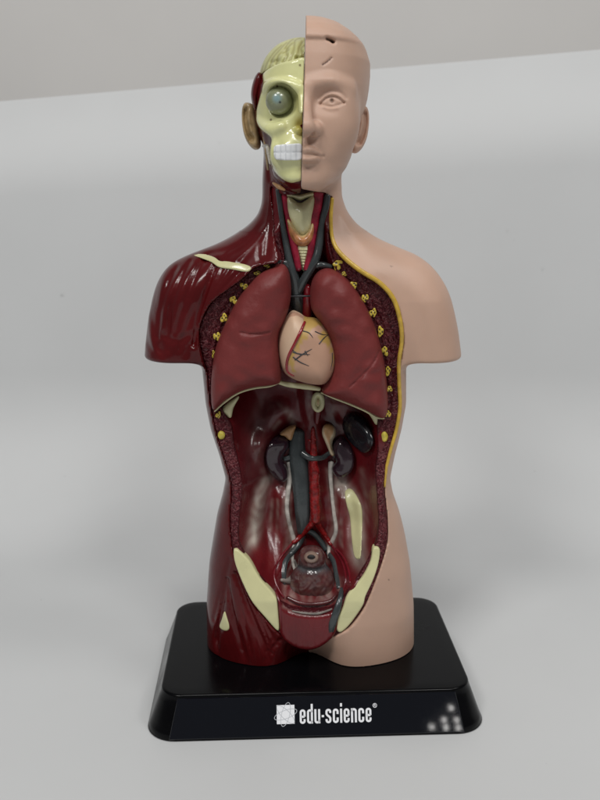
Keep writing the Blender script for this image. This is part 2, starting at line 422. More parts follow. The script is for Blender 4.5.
INN = [(281, 200), (280, 238), (284, 262), (268, 275), (251, 290), (236, 310), (224, 335), (218, 360), (217, 395), (223, 412), (231, 426), (234, 446), (240, 470), (242, 492), (239.5, 514), (238.5, 538), (243, 552), (256, 572), (272, 592), (281, 604),
 (300, 611), (330, 610), (343, 600), (350, 588), (361, 573), (370, 556), (377, 540), (379, 520), (378, 506), (376, 470), (378, 452), (377.5, 426), (381, 400), (382, 370), (375, 335), (361, 305), (344, 282), (333, 264), (327, 240), (327, 215), (326, 200), (300, 195)]

def clip_box(xs, a, b): return xs[(xs >= a) & (xs <= b)]
H = .62
XS = np.arange(-72, 73, H); YS = np.arange(-33, 37, H); ZS = np.arange(18.5, 214, H)
FB = trunk_field(XS, YS, ZS)
X2, Z2 = np.meshgrid(XS, ZS, indexing='ij')
ins = FB < 0; fi = np.argmax(ins, axis=1); has = ins.any(axis=1)
fi_ = np.clip(fi, 1, None); gi, gk = np.meshgrid(np.arange(len(XS)), np.arange(len(ZS)), indexing='ij')
f1, f0 = FB[gi, fi_, gk], FB[gi, fi_-1, gk]
YF = np.where(has, YS[fi_]-H*f1/(f1-f0-1e-6), 20.)
YF = np.where(YF > 20, 20, YF)
BODY = Smap(XS, ZS, YF)
dO = sdpoly(pp(OUT, yrim_px), X2, Z2); dI = sdpoly(pp(INN, yrim_px), X2, Z2)
YR = yrim_z(ZS)[None, :]

torso = empty('anatomical_torso', (MIDX, 0, 18.4))
tag(torso, 'split anatomical torso with half skull, half face and open belly, standing on the black stand', 'anatomical model')

X3 = XS[:, None, None]; Y3 = YS[None, :, None]; Z3 = ZS[None, None, :]
carve = np.maximum(dO[:, None, :], Y3-12.)                       # the opened front
ang = lambda cx, cz: np.arctan2(X2-cx, Z2-cz)
# --- skin half of the trunk
f = np.maximum(np.maximum(FB, MIDX+.06-X3), -carve)
v, q = surface_nets(f, XS, YS, ZS, 3, pad=False)
mk = np.zeros(len(v))
for (a, b, r) in ((391.5, 266.5, .3), (389, 580, .25)):
    p = on(a, b, BODY); mk = np.maximum(mk, np.clip(1.6-np.linalg.norm(v-p, axis=1)/r, 0, 1))
mesh_from('skin_half', v, q, M['skin'], torso, attrs={'mark': mk})
# --- muscle half: grooves between the fibres of each muscle
GR = [  # polyline, width mm, depth mm (+ groove)
 ([(217, 262), (208, 285), (199, 312), (193, 345)], 1.3, 1.3), ([(205, 258), (193, 280), (182, 310), (175, 335)], 1.5, .9), ([(190, 262), (178, 285), (170, 310), (168, 335)], 1.3, .8), ([(176, 268), (166, 290), (160, 315), (158, 338)], 1.3, .7),
 ([(212, 270), (199, 300), (186, 330)], 1.1, .35), ([(163, 336), (176, 340), (191, 336)], 2.2, .7), ([(163, 336), (162, 362)], 1.6, .5), ([(190, 337), (192, 364)], 1.6, .5),
 ([(230, 268), (215, 290), (203, 312)], 1.2, .6), ([(240, 272), (222, 290), (207, 305)], 1.2, .6), ([(225, 264), (208, 300), (198, 330)], 1.1, .5),
 ([(268, 170), (264, 215), (252, 240), (230, 255)], 2.0, .9), ([(272, 185), (270, 225), (266, 255)], 1.6, 1.0), ([(265, 232), (250, 250), (240, 262)], 1.5, .6), ([(258, 243), (260, 260)], 1.4, .5), ([(245, 240), (228, 250), (205, 254)], 1.2, .4),
 ([(227, 580), (222, 610), (217, 640), (219, 662)], 1.3, .8), ([(227, 580), (232, 610), (240, 640), (248, 668)], 1.2, .8), ([(236, 575), (250, 612), (264, 645), (272, 668)], 1.3, 1.1), ([(262, 618), (270, 633), (277, 645)], 1.0, .7), ([(252, 600), (264, 630), (272, 655)], .8, .8),
 ([(280, 640), (270, 652), (262, 668)], 1.0, .7), ([(230, 560), (222, 590), (214, 620)], 1.0, .35), ([(241, 590), (254, 630), (260, 665)], .6, .3), ([(245, 592), (259, 635)], .6, .3), ([(238, 590), (246, 630), (254, 665)], .6, .3), ([(272, 640), (268, 656)], .8, .5), ([(288, 645), (284, 660)], .8, .5)]
GRP = [(np.array([on(a, b, BODY)[[0, 2]] for a, b in catmull(pts, 4)]), w, dep) for pts, w, dep in GR]
cp = on(180, 372, BODY); mpoly = pp([(222, 262), (189, 254), (160, 272), (148, 310), (146, 345), (195, 340), (210, 290)], -8)
def fibres(X, Z):
    g = np.zeros_like(X)
    for P, w, dep in GRP: g = np.maximum(g, dep*gauss(sdline(P, X, Z), w))
    msk = np.clip(1-sdpoly(mpoly, X, Z)/2, 0, 1)
    an = np.arctan2(X-cp[0], Z-cp[2]); g += msk*(.05*(1+np.sin(an*44+np.sin(Z*.35)))+.26*(1+np.sin(an*24+.6*np.sin(Z*.16))))
    g += np.clip((70-Z)/15, 0, 1)*.05*(1+np.sin((X+.36*(Z-40))*2.3+1.3*np.sin(.5*X+.3*Z)))*np.clip((X+36)/8, 0, 1)
    arm = np.clip((np.abs(X+3)-40)/4, 0, 1)
    return g*(1-arm*np.clip((ZCUT+5-Z)/4, 0, 1))*np.clip((Z-19)/7, .15, 1)
g = fibres(X2, Z2)
front = np.clip((YF[:, None, :]+14-Y3)/8, 0, 1)*np.clip((0-Y3)/7, 0, 1)
f = FB+(g[:, None, :]*front).astype(f32)
f = np.maximum(np.maximum(f, X3-MIDX+.06), -carve)
v, q = surface_nets(f, XS, YS, ZS, 3, pad=False)
mesh_from('muscle_half', v, q, M['muscle'], torso)
# --- cut wall round the opening
rn = np.zeros_like(X2)
for k in range(5):
    t = rng.uniform(0, 6.28); s_ = rng.uniform(.8, 2.2); rn += .09*np.sin(s_*(X2*math.cos(t)+Z2*math.sin(t))+rng.uniform(0, 6)+1.5*np.sin(.4*X2+.5*Z2+k))
chest = np.clip((Z2-115)/20, 0, 1)
groove = chest*(1.3*gauss(dI+.5-2.2, .8)+.8*gauss(dI-4.2, .7))
rimY = YR+rn+groove
f = np.maximum.reduce([FB+.35, (rimY[:, None, :]-Y3), np.broadcast_to(dO[:, None, :]+.05, FB.shape), np.broadcast_to(-dI[:, None, :]-.1, FB.shape), np.broadcast_to(Y3-11.5, FB.shape), np.broadcast_to(19.5-Z3, FB.shape)])
sl = (XS > -62) & (XS < 62)
v, q = surface_nets(f[sl], XS[sl], YS, ZS, 2)
DI, DO = Smap(XS, ZS, dI), Smap(XS, ZS, dO)
di = DI(v[:, 0], v[:, 2]); do = DO(v[:, 0], v[:, 2])
sm = np.maximum(np.clip((1.6-di)/.8, 0, 1), 0)
mesh_from('cut_wall', v, q, M['rim'], torso, attrs={'smooth': np.where(v[:, 2] > 118, sm, np.clip((.5-di)/.5, 0, 1))})
# --- cavity lining
pz = py_z(ZS)[None, :]
dep = lerp_tab(pz, [(190, 6.5), (240, 8), (265, 13), (285, 20), (330, 24), (480, 24), (540, 26), (600, 30), (660, 30)])
wid = lerp_tab(pz, [(190, 5), (260, 7), (300, 11), (330, 13), (660, 13)])
s = np.clip(-blur(dI, 6)/wid, 0, 1); ease = np.sqrt(np.clip(1-(1-s)**2, 0, 1))
fl = YR + 1.2*(dI > 0) + dep*(.35*s+.65*ease)
YFL = lambda y: yrim_px(y)+float(lerp_tab(y, [(190, 6), (285, 16), (330, 19), (600, 22)]))
def bulge(pts, w, hgt): 
    global fl
    P = W2(pts, YFL); fl -= hgt*gauss(sdline(P, X2, Z2), w)
bulge([(306, 280), (312, 400), (313, 520)], 5.5, 4.5)
bulge([(262, 440), (266, 425), (278, 412)], 5.5, 5.); bulge([(258, 470), (263, 440)], 4.5, 3.5)
bulge([(285, 500), (281, 530), (284, 560)], 5, 5.); bulge([(262, 488), (256, 520), (262, 550)], 2.6, 3.)
bulge([(343, 500), (343, 530), (346, 560)], 4.6, 4.5); bulge([(358, 500), (361, 540)], 3, 3.)
bulge([(345, 405), (365, 430)], 6, 4); bulge([(245, 430), (243, 470), (250, 520)], 3, 1.2)
for k, x0 in enumerate((268, 274, 280, 286, 340, 345)):
    bulge([(x0+3, 490), (x0, 520), (x0+5, 560)], .8, .55)
fl += .3*np.sin(.55*X2+1.2*np.sin(.2*Z2))*np.sin(.31*Z2+.3*X2)+.16*np.sin(1.5*X2+.9*np.sin(.25*Z2))*np.clip((92-Z2)/14, 0, 1)
fl = blur(fl, 3)
FLOOR = Smap(XS, ZS, fl)
f = np.maximum.reduce([FB+1.4, (fl[:, None, :]-Y3), np.broadcast_to(dI[:, None, :]-3.5, FB.shape)])
v, q = surface_nets(f[sl], XS[sl], YS, ZS, 3)
def fdist(pts, vx, vz):
    P = np.array([on(a, b, FLOOR)[[0, 2]] for a, b in catmull(pts, 4)]); return sdline(P, vx, vz)
no = lambda a, b: .5+.5*np.sin(a*.9+2*np.sin(b*.37))*np.sin(b*.7+1.7*np.sin(a*.6))
vx, vz = v[:, 0], v[:, 2]; nn = no(vx, vz)
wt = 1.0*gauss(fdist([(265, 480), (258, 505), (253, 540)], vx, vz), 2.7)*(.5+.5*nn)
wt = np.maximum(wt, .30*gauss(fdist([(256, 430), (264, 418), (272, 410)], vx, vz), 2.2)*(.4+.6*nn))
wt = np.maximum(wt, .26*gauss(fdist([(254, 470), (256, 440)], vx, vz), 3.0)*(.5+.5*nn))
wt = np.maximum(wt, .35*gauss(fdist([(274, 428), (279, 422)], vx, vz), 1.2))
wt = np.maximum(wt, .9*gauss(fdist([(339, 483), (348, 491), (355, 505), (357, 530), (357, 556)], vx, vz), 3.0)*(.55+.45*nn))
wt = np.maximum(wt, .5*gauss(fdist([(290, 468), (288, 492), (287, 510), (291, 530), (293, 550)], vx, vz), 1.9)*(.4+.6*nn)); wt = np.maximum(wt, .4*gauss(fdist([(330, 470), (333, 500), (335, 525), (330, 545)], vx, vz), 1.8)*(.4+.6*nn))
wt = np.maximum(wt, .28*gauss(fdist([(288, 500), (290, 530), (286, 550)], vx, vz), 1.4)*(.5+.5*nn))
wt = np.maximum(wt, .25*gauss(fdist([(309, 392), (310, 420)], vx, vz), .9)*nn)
for pts, w_, a_ in (([(266, 478), (256, 455), (256, 430), (264, 414), (277, 405), (288, 412), (293, 424)], 1.6, .42), ([(270, 470), (263, 450), (264, 432), (272, 420)], 1.2, .25), ([(330, 395), (335, 405), (332, 415)], 1.5, .2), ([(340, 520), (341, 545)], 1.2, .3), ([(272, 500), (270, 530)], 1.0, .25), ([(278, 500), (277, 540)], .8, .22), ([(362, 470), (366, 500), (366, 530)], 1.5, .16)):  # white arcs round the swelling: milky reflections painted into the lining colour
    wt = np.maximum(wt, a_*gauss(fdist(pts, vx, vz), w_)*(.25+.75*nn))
wt = np.maximum(wt, .30*gauss(fdist([(258, 462), (256, 430), (266, 405)], vx, vz), 4.0)*(.3+.7*no(vx*.7, vz*.6)))  # broad milky haze of reflected light, painted over the upper left
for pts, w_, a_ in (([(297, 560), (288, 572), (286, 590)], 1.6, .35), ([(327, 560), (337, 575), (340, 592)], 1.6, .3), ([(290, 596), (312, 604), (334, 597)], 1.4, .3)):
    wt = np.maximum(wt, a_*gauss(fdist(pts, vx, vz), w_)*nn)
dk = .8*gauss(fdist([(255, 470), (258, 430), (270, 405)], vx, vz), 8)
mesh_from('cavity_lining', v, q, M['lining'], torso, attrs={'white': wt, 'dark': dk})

# ------------------------------------------------------------------ head
hh = .42
hx = np.arange(-37, 37, hh); hy = np.arange(-44, 38, hh); hzs = np.arange(ZS[-1]-H*1.5, 303, hh)
FT = np.maximum(trunk_field(hx, hy, hzs), (hzs-at(304, 118, 0)[2])[None, None, :]).astype(f32)
HR = head_field(hx, hy, hzs); 
HX3 = hx[:, None, None]; HY3 = hy[None, :, None]; HZ3 = hzs[None, None, :]
E = lambda px, py, Y, r: ell(hx, hy, hzs, at(px, py, Y), r)
K = lambda pts, rad: cap(hx, hy, hzs, [at(*p) for p in pts], rad)
hx2, hz2 = np.meshgrid(hx, hzs, indexing='ij')
# face side
f = HR.copy()
f = smin(f, K([(308, 88, -28.5), (330, 85.5, -28.5), (348, 90, -23)], [1.2, 1.5, .8]), 5)         # brow
f = smax(f, -E(333, 99.5, -34.6, (7.2, 6.0, 4.9)), 4)                                            # socket
f = smin(f, E(332, 101.5, -23.8, (6.2, 4.6, 5.6)), 2.2)                                        # eyeball
f = smin(f, K([(305, 90, -29.5), (304.5, 105, -32), (304, 118, -36), (304, 126.5, -38)], [2.2, 2.4, 3.2, 3.5]), 2.6)  # nose
f = smin(f, E(304, 128.5, -37.4, (4.2, 3.8, 3.2)), 1.6); f = smin(f, E(314.3, 129, -33.3, (3.0, 3.3, 2.9)), 1.5)
f = smax(f, -E(310.5, 133.6, -36.2, (1.7, 2.6, 1.0)), .8)
f = smax(f, -K([(321.3, 125, -33.6), (322, 129, -33.5), (320.3, 133.5, -33.4)], [.3, .5, .3]), 1.2)
f = smax(f, -K([(304, 139.5, -35.1), (304, 145.5, -35.4)], [.8, 1.0]), 1.4)                          # philtrum
f = smin(f, E(304, 155, -25.2, (10, 7.4, 7.5)), 3)
f = smin(f, K([(304, 152, -33.2), (308, 150.4, -33.7), (314, 152, -32.7), (321, 155.4, -29.8)], [2.0, 2.1, 1.7, .6]), .5)
f = smin(f, K([(304, 159.4, -33.0), (309, 159.7, -32.9), (315.5, 158.4, -31.7), (320.5, 156, -29.6)], [2.5, 2.5, 1.8, .6]), .5)
f = smax(f, -K([(303, 155.5, -36.0), (312, 155, -35.2), (318, 155.4, -33.2), (323.5, 156.2, -31.0)], [.7, .7, .7, .6]), .5)
f = smax(f, -K([(303, 168, -34.6), (313, 167.4, -34)], [2.0, 1.5]), 2.0)
f = smin(f, E(304, 179, -25.5, (9, 7.6, 6.2)), 4)                                               # chin
f = smin(f, E(332, 124, -21, (9, 7.4, 10)), 7)                                                     # cheek
scr = [(pp([(327, 38.6), (330.5, 39.6), (333.5, 41.4)], -27, 4, False), .6, .7), (pp([(322.5, 65), (327, 62), (331.5, 57.5)], -29, 4, False), .25, .28), (pp([(331.5, 40.2), (332.5, 41)], -27, 4, False), .5, .7)]
gs = np.zeros_like(hx2)
g2 = lambda pts, w, d: d*gauss(sdline(pp(pts, -28, 4, False), hx2, hz2), w)
gs += g2([(320.3, 104.3), (325, 99.3), (331, 97), (337.5, 98.3), (344, 102.8)], .42, .55)          # upper lid edge
gs += g2([(320.3, 104.3), (327, 106.8), (334.5, 106.8), (344, 102.8)], .4, .36)                     # lower lid edge
gs -= g2([(321, 101), (325.5, 97), (331.5, 94.6), (338.5, 96), (345, 101)], .6, .3)              # upper lid
gs -= g2([(324, 107.5), (330, 109.3), (337, 108.6)], .6, .25)
gs += g2([(319, 98.5), (324.5, 93.2), (332, 90.8), (341, 93.5), (346, 98.5)], .7, .28)             # lid fold
gs += g2([(331.7, 100.6), (332, 101.4)], .62, 1.0)                                                  # pupil
gs -= g2([(302, 151.3), (308, 150.2), (315, 152), (320.5, 155)], .8, .35) 
gs -= g2([(302, 159.8), (309, 160), (315.5, 158.6)], 1.2, .6)
for P_, w_, d_ in scr: gs += d_*gauss(sdline(P_, hx2, hz2), w_)
f = f+(gs[:, None, :]*(HY3 < -8)).astype(f32)
f = smin(FT, f, 2.5+np.clip((HX3-8)*.7, 0, 5.5)*np.clip((HZ3-ZS[-1]-8)/10, 0, 1))
nw = sdpoly(pp([(250, 192.2), (318, 192.0), (327, 194.5), (333.5, 199), (331, 217), (332.5, 240), (345, 262), (330, 300), (230, 300)], -12), hx2, hz2)
sk = np.maximum(f, seam_x(hzs)[None, None, :]+.05-HX3)
sk = smax(sk, -np.maximum(nw[:, None, :], HY3-12), .5)
sk = np.maximum(sk, np.where(HZ3 < at(304, 192.3, -24)[2], HX*1.0+MIDX*0-HX3, -9))
v, q = surface_nets(sk.astype(f32), hx, hy, hzs, 2, pad=False)
mk = np.zeros(len(v))
for P_, w_, d_ in scr: mk = np.maximum(mk, np.clip(1.25*gauss(sdline(P_, v[:, 0], v[:, 2]), w_)-.3, 0, .8)*(v[:, 1] < -10))
d = np.linalg.norm((v-at(331.8, 101, -28.8)), axis=1); mk = np.maximum(mk, .62*np.clip(1.6-d/.8, 0, 1))
d = np.linalg.norm((v-at(311, 133.6, -36.2))*np.array([.6, .5, 1]), axis=1); mk = np.maximum(mk, .35*np.clip(1.4-d/.8, 0, 1))
face = mesh_from('face_half', v, q, M['skin'], torso, attrs={'mark': mk})
# flayed side base: head muscle and neck
HL = head_field(hx, hy, hzs, True)
g = fibres(hx2, hz2)+.5*gauss(sdline(pp([(258, 128), (264, 150), (270, 180)], -12, 4, False), hx2, hz2), .8)+.7*gauss(sdline(pp([(275, 187), (290, 193), (300, 192)], -12, 4, False), hx2, hz2), .9)
fm = smin(HL+.9, FT, 2.5)+(g[:, None, :]*np.clip((0-HY3)/7, 0, 1)).astype(f32)
fm = smax(fm, -E(262, 152, -24, (3.2, 8, 9)), 1.5)
fm = smax(fm, -E(279.5, 101, -29, (8, 11, 8)), 1)
fm = np.maximum(fm, HX3-seam_x(hzs)[None, None, :]+.05)
ztop = at(304, 66, -20)[2]; fm = np.maximum(fm, HZ3-ztop)
nl = sdpoly(pp([(270, 187), (278, 192.5), (290, 195), (345, 195), (345, 300), (250, 300), (272, 240), (273, 215)], -12), hx2, hz2)
fm = smax(fm, -np.maximum(nl[:, None, :], HY3-12), .5)
v, q = surface_nets(fm.astype(f32), hx, hy, hzs, 2, pad=False)
mesh_from('neck_muscle', v, q, M['muscle'], torso)
# back wall of the neck window
wl = np.maximum.reduce([FT+1.5, np.broadcast_to(Smap(XS, ZS, fl)(hx2, np.minimum(hz2, ZS[-2]))[:, None, :]-HY3, FT.shape), np.broadcast_to(HZ3-at(304, 186, -8)[2], FT.shape)])
sx = (hx > -24) & (hx < 24)
v, q = surface_nets(wl[sx].astype(f32), hx[sx], hy, hzs, 2, pad=False)
mesh_from('neck_lining', v, q, M['lining'], torso, attrs={'white': np.zeros(len(v)), 'dark': np.zeros(len(v))})
# skull
SK = [(308, 62), (290, 62.5), (275, 65), (262, 71), (262.5, 80), (261.5, 88), (258, 98), (254.5, 110), (256, 121), (261, 129.5), (268, 135), (271.5, 140), (270.8, 150), (271, 163), (274, 171), (281, 178.5), (290, 182.8), (297, 182), (303, 178), (308, 150), (308, 100)]
f = HL+.2
f = smin(f, K([(259, 122, -15), (264, 127, -21), (271, 130, -26.5), (281, 127, -29)], [2.0, 2.4, 2.7, 1.9]), 1.8)           # cheekbone
f = smin(f, K([(266, 88, -22.5), (274, 83.5, -28.5), (287, 84.5, -31), (298, 88, -32)], [1.2, 1.7, 1.8, 1.8]), 2.2)   # brow arch
f = smin(f, E(300, 177, -25, (8, 6.4, 4.6)), 2.5)
f = smin(f, E(297, 152, -25.5, (13, 7.5, 7)), 3)
f = smin(f, K([(302, 92, -31.5), (303, 105, -33.5), (303.5, 116, -35.5)], [1.7, 1.8, 1.7]), 1.5)        # nasal bone
f = smax(f, -E(279.5, 101, -30.5, (6.7, 8.5, 6.6)), 1.2)                                         # orbit
f = smax(f, -E(302.5, 127, -35, (3.6, 6.5, 4.8)), 1.0)                                           # nasal opening
f = smin(f, E(298.5, 130.5, -29.6, (1.7, 2, 1.3)), .8)
f = smax(f, -K([(287, 121, -34), (285, 131, -33.6), (277, 139, -31.5)], [1.3, 2.0, 2.0]), 1.6)
f = smax(f, -K([(274, 144, -32.5), (274, 164, -31.5)], [2.8, 2.6]), 1.6)
f = smax(f, -K([(276, 166.5, -33.8), (290, 167.5, -34.8), (302, 167, -34.8)], [1.3, 1.5, 1.5]), 1.5)
f = smax(f, -K([(262, 92.5, -26), (266, 95, -28)], [.6, .7]), .7)
d2 = blur(sdpoly(pp(SK, -22), hx2, hz2), 1)
f = smax(f, np.broadcast_to(d2[:, None, :], f.shape), 1.2); f = np.maximum(f, HX3-seam_x(hzs)[None, None, :]+.15); f = np.maximum(f, HY3-4)
v, q = surface_nets(f.astype(f32), hx, hy, hzs, 2)
d = np.linalg.norm((v-at(301, 126, -31))*np.array([1, .4, .8]), axis=1); yl = .75*np.clip(1.5-d/3.0, 0, 1)
d = np.linalg.norm((v-at(300, 106, -30))*np.array([1, .4, .4]), axis=1); yl = np.maximum(yl, .3*np.clip(1.5-d/2.4, 0, 1))
ln = np.zeros(len(v))
for (a, b) in ((300, 65.5), (277, 85.5), (267, 94), (270.5, 119)): 
    p = at(a, b, -29); ln = np.maximum(ln, np.clip(1.5-np.hypot(v[:, 0]-p[0], v[:, 2]-p[2])/.4, 0, 1))
skull = mesh_from('skull', v, q, M['skull'], torso, attrs={'yellow': yl, 'line': ln})
# eyeball
ec = at(279, 101, -25.4); ex = np.arange(-7, 7, .3)
v, q = surface_nets(ell(ex, ex, ex, (0, 0, 0), (5.2, 5.2, 5.2)), ex, ex, ex, 2); v = v+ec
gz = at(276.8, 98.2, -30.6); dd = np.linalg.norm(v-gz, axis=1)  # off-centre bluish patch: a highlight painted on the eyeball's upper left
pu = at(280, 102.3, -30.6)
mesh_from('eyeball', v, q, M['eye'], skull, attrs={'iris_glint': np.clip((2.4-dd)/1.6, 0, 1), 'pupil': np.clip((.6-np.linalg.norm(v-pu, axis=1))/.3, 0, 1)})
# teeth: two rows of crowns
ty = lambda px: -32.6+.0075*(px-303)**2*.62
T2 = sdpoly(pp([(274.5, 146), (280, 144.6), (290, 144), (301, 144), (301.6, 152), (301, 159.5), (290, 160.4), (280, 160), (275, 158.5), (273.5, 152)], -32), hx2, hz2)
yt = -33.4+.0072*np.clip(HX-1-hx2, 0, 30)**2*4.5*.45
zmid = at(290, 152.3, -33)[2]
xr = hx2-HX
gro = .18*np.exp(-((((xr/2.05) % 1)-.5)/.12)**2)+.25*gauss(hz2-zmid, .25)
f = np.maximum(T2[:, None, :], np.abs(HY3-(yt+1.45+gro)[:, None, :])-1.8)
bx = (hx > -18) & (hx < 4); bz = (hzs > at(290, 166, -33)[2]) & (hzs < at(290, 138, -33)[2])
f = f[bx][:, :, bz]
v, q = surface_nets(f.astype(f32), hx[bx], hy, hzs[bz], 1)
tl_ = np.exp(-((((v[:, 0]-HX)/2.05) % 1-.5)/.08)**2)*.55; tl_ = np.maximum(tl_, .9*gauss(v[:, 2]-zmid, .22)*.6)
mesh_from('teeth', v, q, M['teeth'], skull, attrs={'line': tl_})
# brain half with folds
BR = [(308, 36.2), (300, 35.8), (291, 37), (279, 43), (270, 51.5), (264, 61), (260.5, 72.5), (266, 71), (275, 67.2), (290, 65), (300, 65.2), (308, 66)]
fold = []
for pts in ([(263, 70), (267, 60), (273, 51), (281, 43)], [(269, 68), (272, 58), (279, 49), (286, 40)], [(276, 66), (278, 56), (284, 49), (288, 41), (293, 35)], [(283, 64), (287, 57), (286, 50), (292, 42)], [(289, 64), (292, 56), (294, 48), (295, 38), (300, 34)], [(295, 63), (298, 56), (299, 48), (303, 40)], [(301, 64), (303, 56), (301, 49), (306, 44)], [(259, 72), (262, 62)], [(296, 59), (303, 60)], [(271, 61), (278, 61)], [(283, 53), (288, 50)]):
    fold.append(pp(pts, -22, 4, False))
def fdisp(x, z, d2):
    g = np.zeros_like(x)
    for P in fold: g -= 1.15*gauss(sdline(P, x, z), .75)
    return g
def fline(x, z, v):
    d = np.min([sdline(P, x, z) for P in fold], axis=0); return .75*np.clip(gauss(d, .42), 0, 1)
P = pp(BR, -18); xs = np.arange(-22, 5, .36); zs = np.arange(P[:, 1].min()-1.5, P[:, 1].max()+1.5, .36); ys = np.arange(-34, 10, .36)
Xb, Zb = np.meshgrid(xs, zs, indexing='ij')
d2 = blur(sdpoly(P, Xb, Zb), 2); u = np.maximum(0, 1+d2/11.5)
u = np.where(Xb > HX-7, np.maximum(0, 1+blur(np.maximum(sdpoly(pp([(340, 36)]+BR[1:11]+[(340, 66)], -18), Xb, Zb), d2-8), 2)/11.5), u)
sb = np.clip((Zb-at(290, 66, -28)[2])/3, 0, 1)
yfb = htab(zs, hf)[None, :]
frontT = 26.5+fdisp(Xb, Zb, d2)
f = (np.sqrt(u[:, None, :]**2+(np.where(ys[None, :, None] < 0, -ys[None, :, None]/frontT[:, None, :], ys[None, :, None]/8))**2)-1)*9
zlow = np.interp(xs, [at(260, 72, -18)[0], at(275, 67, -22)[0], at(290, 64.5, -26)[0], 6], [at(260, 72, -18)[2], at(275, 66.5, -22)[2], at(290, 64.3, -26)[2], at(304, 64.6, -27)[2]])
f2 = np.sqrt(np.maximum(0, 1-0*f))  # keep arrays aligned
# open the lower rim: below the seam the outline is cut, not rounded
uo = pp([(308, 36.2), (300, 35.8), (291, 37), (279, 43), (270, 51.5), (264, 61), (260, 74), (258, 110), (308, 110)], -18)
d3 = blur(sdpoly(np.vstack([uo[:-2], uo[-2:]]), Xb, Zb), 2)
uo2 = pp([(350, 33.5), (308, 33.2), (300, 32.8), (290, 34.5), (277, 40), (267, 49.5), (261, 60), (257.5, 74), (253, 120), (350, 120)], -14)
d3 = blur(sdpoly(uo2, Xb, Zb), 2); u = np.maximum(0, 1+d3/13.)
f = (np.sqrt(u[:, None, :]**2+(np.where(ys[None, :, None] < 0, -ys[None, :, None]/frontT[:, None, :], ys[None, :, None]/8))**2)-1)*9
f = np.maximum(f, (zlow[:, None]-Zb)[:, None, :]); f = np.maximum(f, xs[:, None, None]-seam_x(zs)[None, None, :]+.15)
v, q = surface_nets(f.astype(f32), xs, ys, zs, 2)
mesh_from('brain', v, q, M['brain'], torso, attrs={'line': fline(v[:, 0], v[:, 2], v)})
# temple muscle, jaw muscle strands
pillow('temple_muscle', [(259.5, 72), (255, 77), (251.8, 87), (251, 97), (253, 106), (256, 112), (259, 100), (263, 88), (263.5, 78)], M['muscle'], torso, Y=-9, T=6, R=2.6, h=.35)
tube('jaw_tendon', [at(263, 146, -17.5), at(267, 146.5, -20), at(268.5, 153, -21), at(270, 164, -22)], [.5, .9, .8, .4], M['white'], torso, 8)
tube('jaw_tendon', [at(260, 124, -10), at(265, 140, -14), at(267, 158, -14), at(268, 170, -12)], [.4, .8, .7, .4], M['ear'], torso, 8)
tube('salivary_gland', [at(273, 183, -16), at(279, 187, -19), at(285, 190, -20)], [.4, 1.0, .4], M['tan'], torso, 8)
o = torso.children[-1]
# ears: rim, hollow and lobe
def ear(px, py, side, m, Y):
    pts = [(-1, -22), (3.0, -20.5), (5.0, -13), (4.6, 0), (2.2, 12), (-2.5, 21), (-8.5, 25.5), (-14, 22), (-13, 8), (-10, -8), (-7, -19)]
    poly = [(px+side*x, py+y) for x, y in pts]
    hol = pp([(px+side*x, py+y) for x, y in [(.6, -14), (1.2, -4), (-1.5, 8), (-5, 15)]], Y, 4, False)
    helix = pp([(px+side*x, py+y) for x, y in [(-2.2, -13), (-3, -2), (-5, 8)]], Y, 4, False)
    disp = lambda x, z, d: -3.4*gauss(sdline(hol, x, z), 1.1)+.8*gauss(sdline(helix, x, z), .7)
    at_ = {'mark': lambda x, z, v: np.zeros(len(x))}
    return pillow('ear', poly, m, face if side > 0 else torso, Y=Y, T=5, Tb=6, R=2.2, h=.32, disp=disp, attrs=at_)
ear(364, 128, 1, M['skin'], 0)
ear(246.8, 124.5, -1, M['ear'], 0)

# ------------------------------------------------------------------ neck: larynx, glands, vessels
NK = lambda px, py, off=0: at(px, py, yrim_px(py)+off)
pillow('larynx', [(287.5, 196), (293, 199), (300, 203), (307, 199.5), (314.5, 195.5), (315, 207), (313.5, 219), (311, 231), (303, 238), (294, 231), (289, 217.5), (286.5, 206)], M['pale'], torso, Y=-8, T=5.2, R=5, h=.35,
       disp=lambda x, z, d: .9*gauss(sdline(pp([(300, 203), (302, 230)], -10, 4, False), x, z), 1.4))
pillow('hyoid', [(285, 192), (300, 194), (316, 191), (318, 197), (308, 198), (300, 201), (292, 198), (284, 198)], M['pale'], torso, Y=-6, T=4, R=2, h=.35)
pillow('thyroid_gland', [(287, 218.5), (292, 223), (297, 230), (302.5, 235), (308, 230), (312, 222.5), (314, 225), (313.5, 238), (309, 245), (301, 247), (293.5, 243), (289, 233)], M['gland'], torso, Y=-10, T=4.2, R=2.6, h=.32,
       attrs={'cream': lambda x, z, v: .8*gauss(sdline(pp([(288, 221), (296, 230), (302.5, 235.5), (308, 231), (313, 224)], -11, 4, False), x, z), .8)})
zt0 = at(302, 247, -9)[2]
pillow('trachea', [(296.5, 245), (310, 245), (308.5, 256), (306.5, 267), (304, 272), (301, 267), (298.5, 256)], M['pale'], torso, Y=-9.5, T=3.2, R=2.4, h=.32, disp=lambda x, z, d: .35*np.sin((z-zt0)*5.2))
car = [[(284, 193), (286, 205), (287.5, 217), (291, 232), (294.5, 248), (299, 270)], [(318.5, 193), (317.5, 205), (314.5, 216), (314, 230), (311.5, 240), (310.5, 252), (306, 270)]]
for i, pts in enumerate(car):
    tube('carotid_artery', [NK(a, b, 2.2) for a, b in pts], [1.2, 1.5, 1.1, 1.5, 1.6, 1.3] if i == 0 else [2.3, 2.0, 2.3, 1.7, 1.9, 1.5, 1.2], M['carotid'], torso, 14)
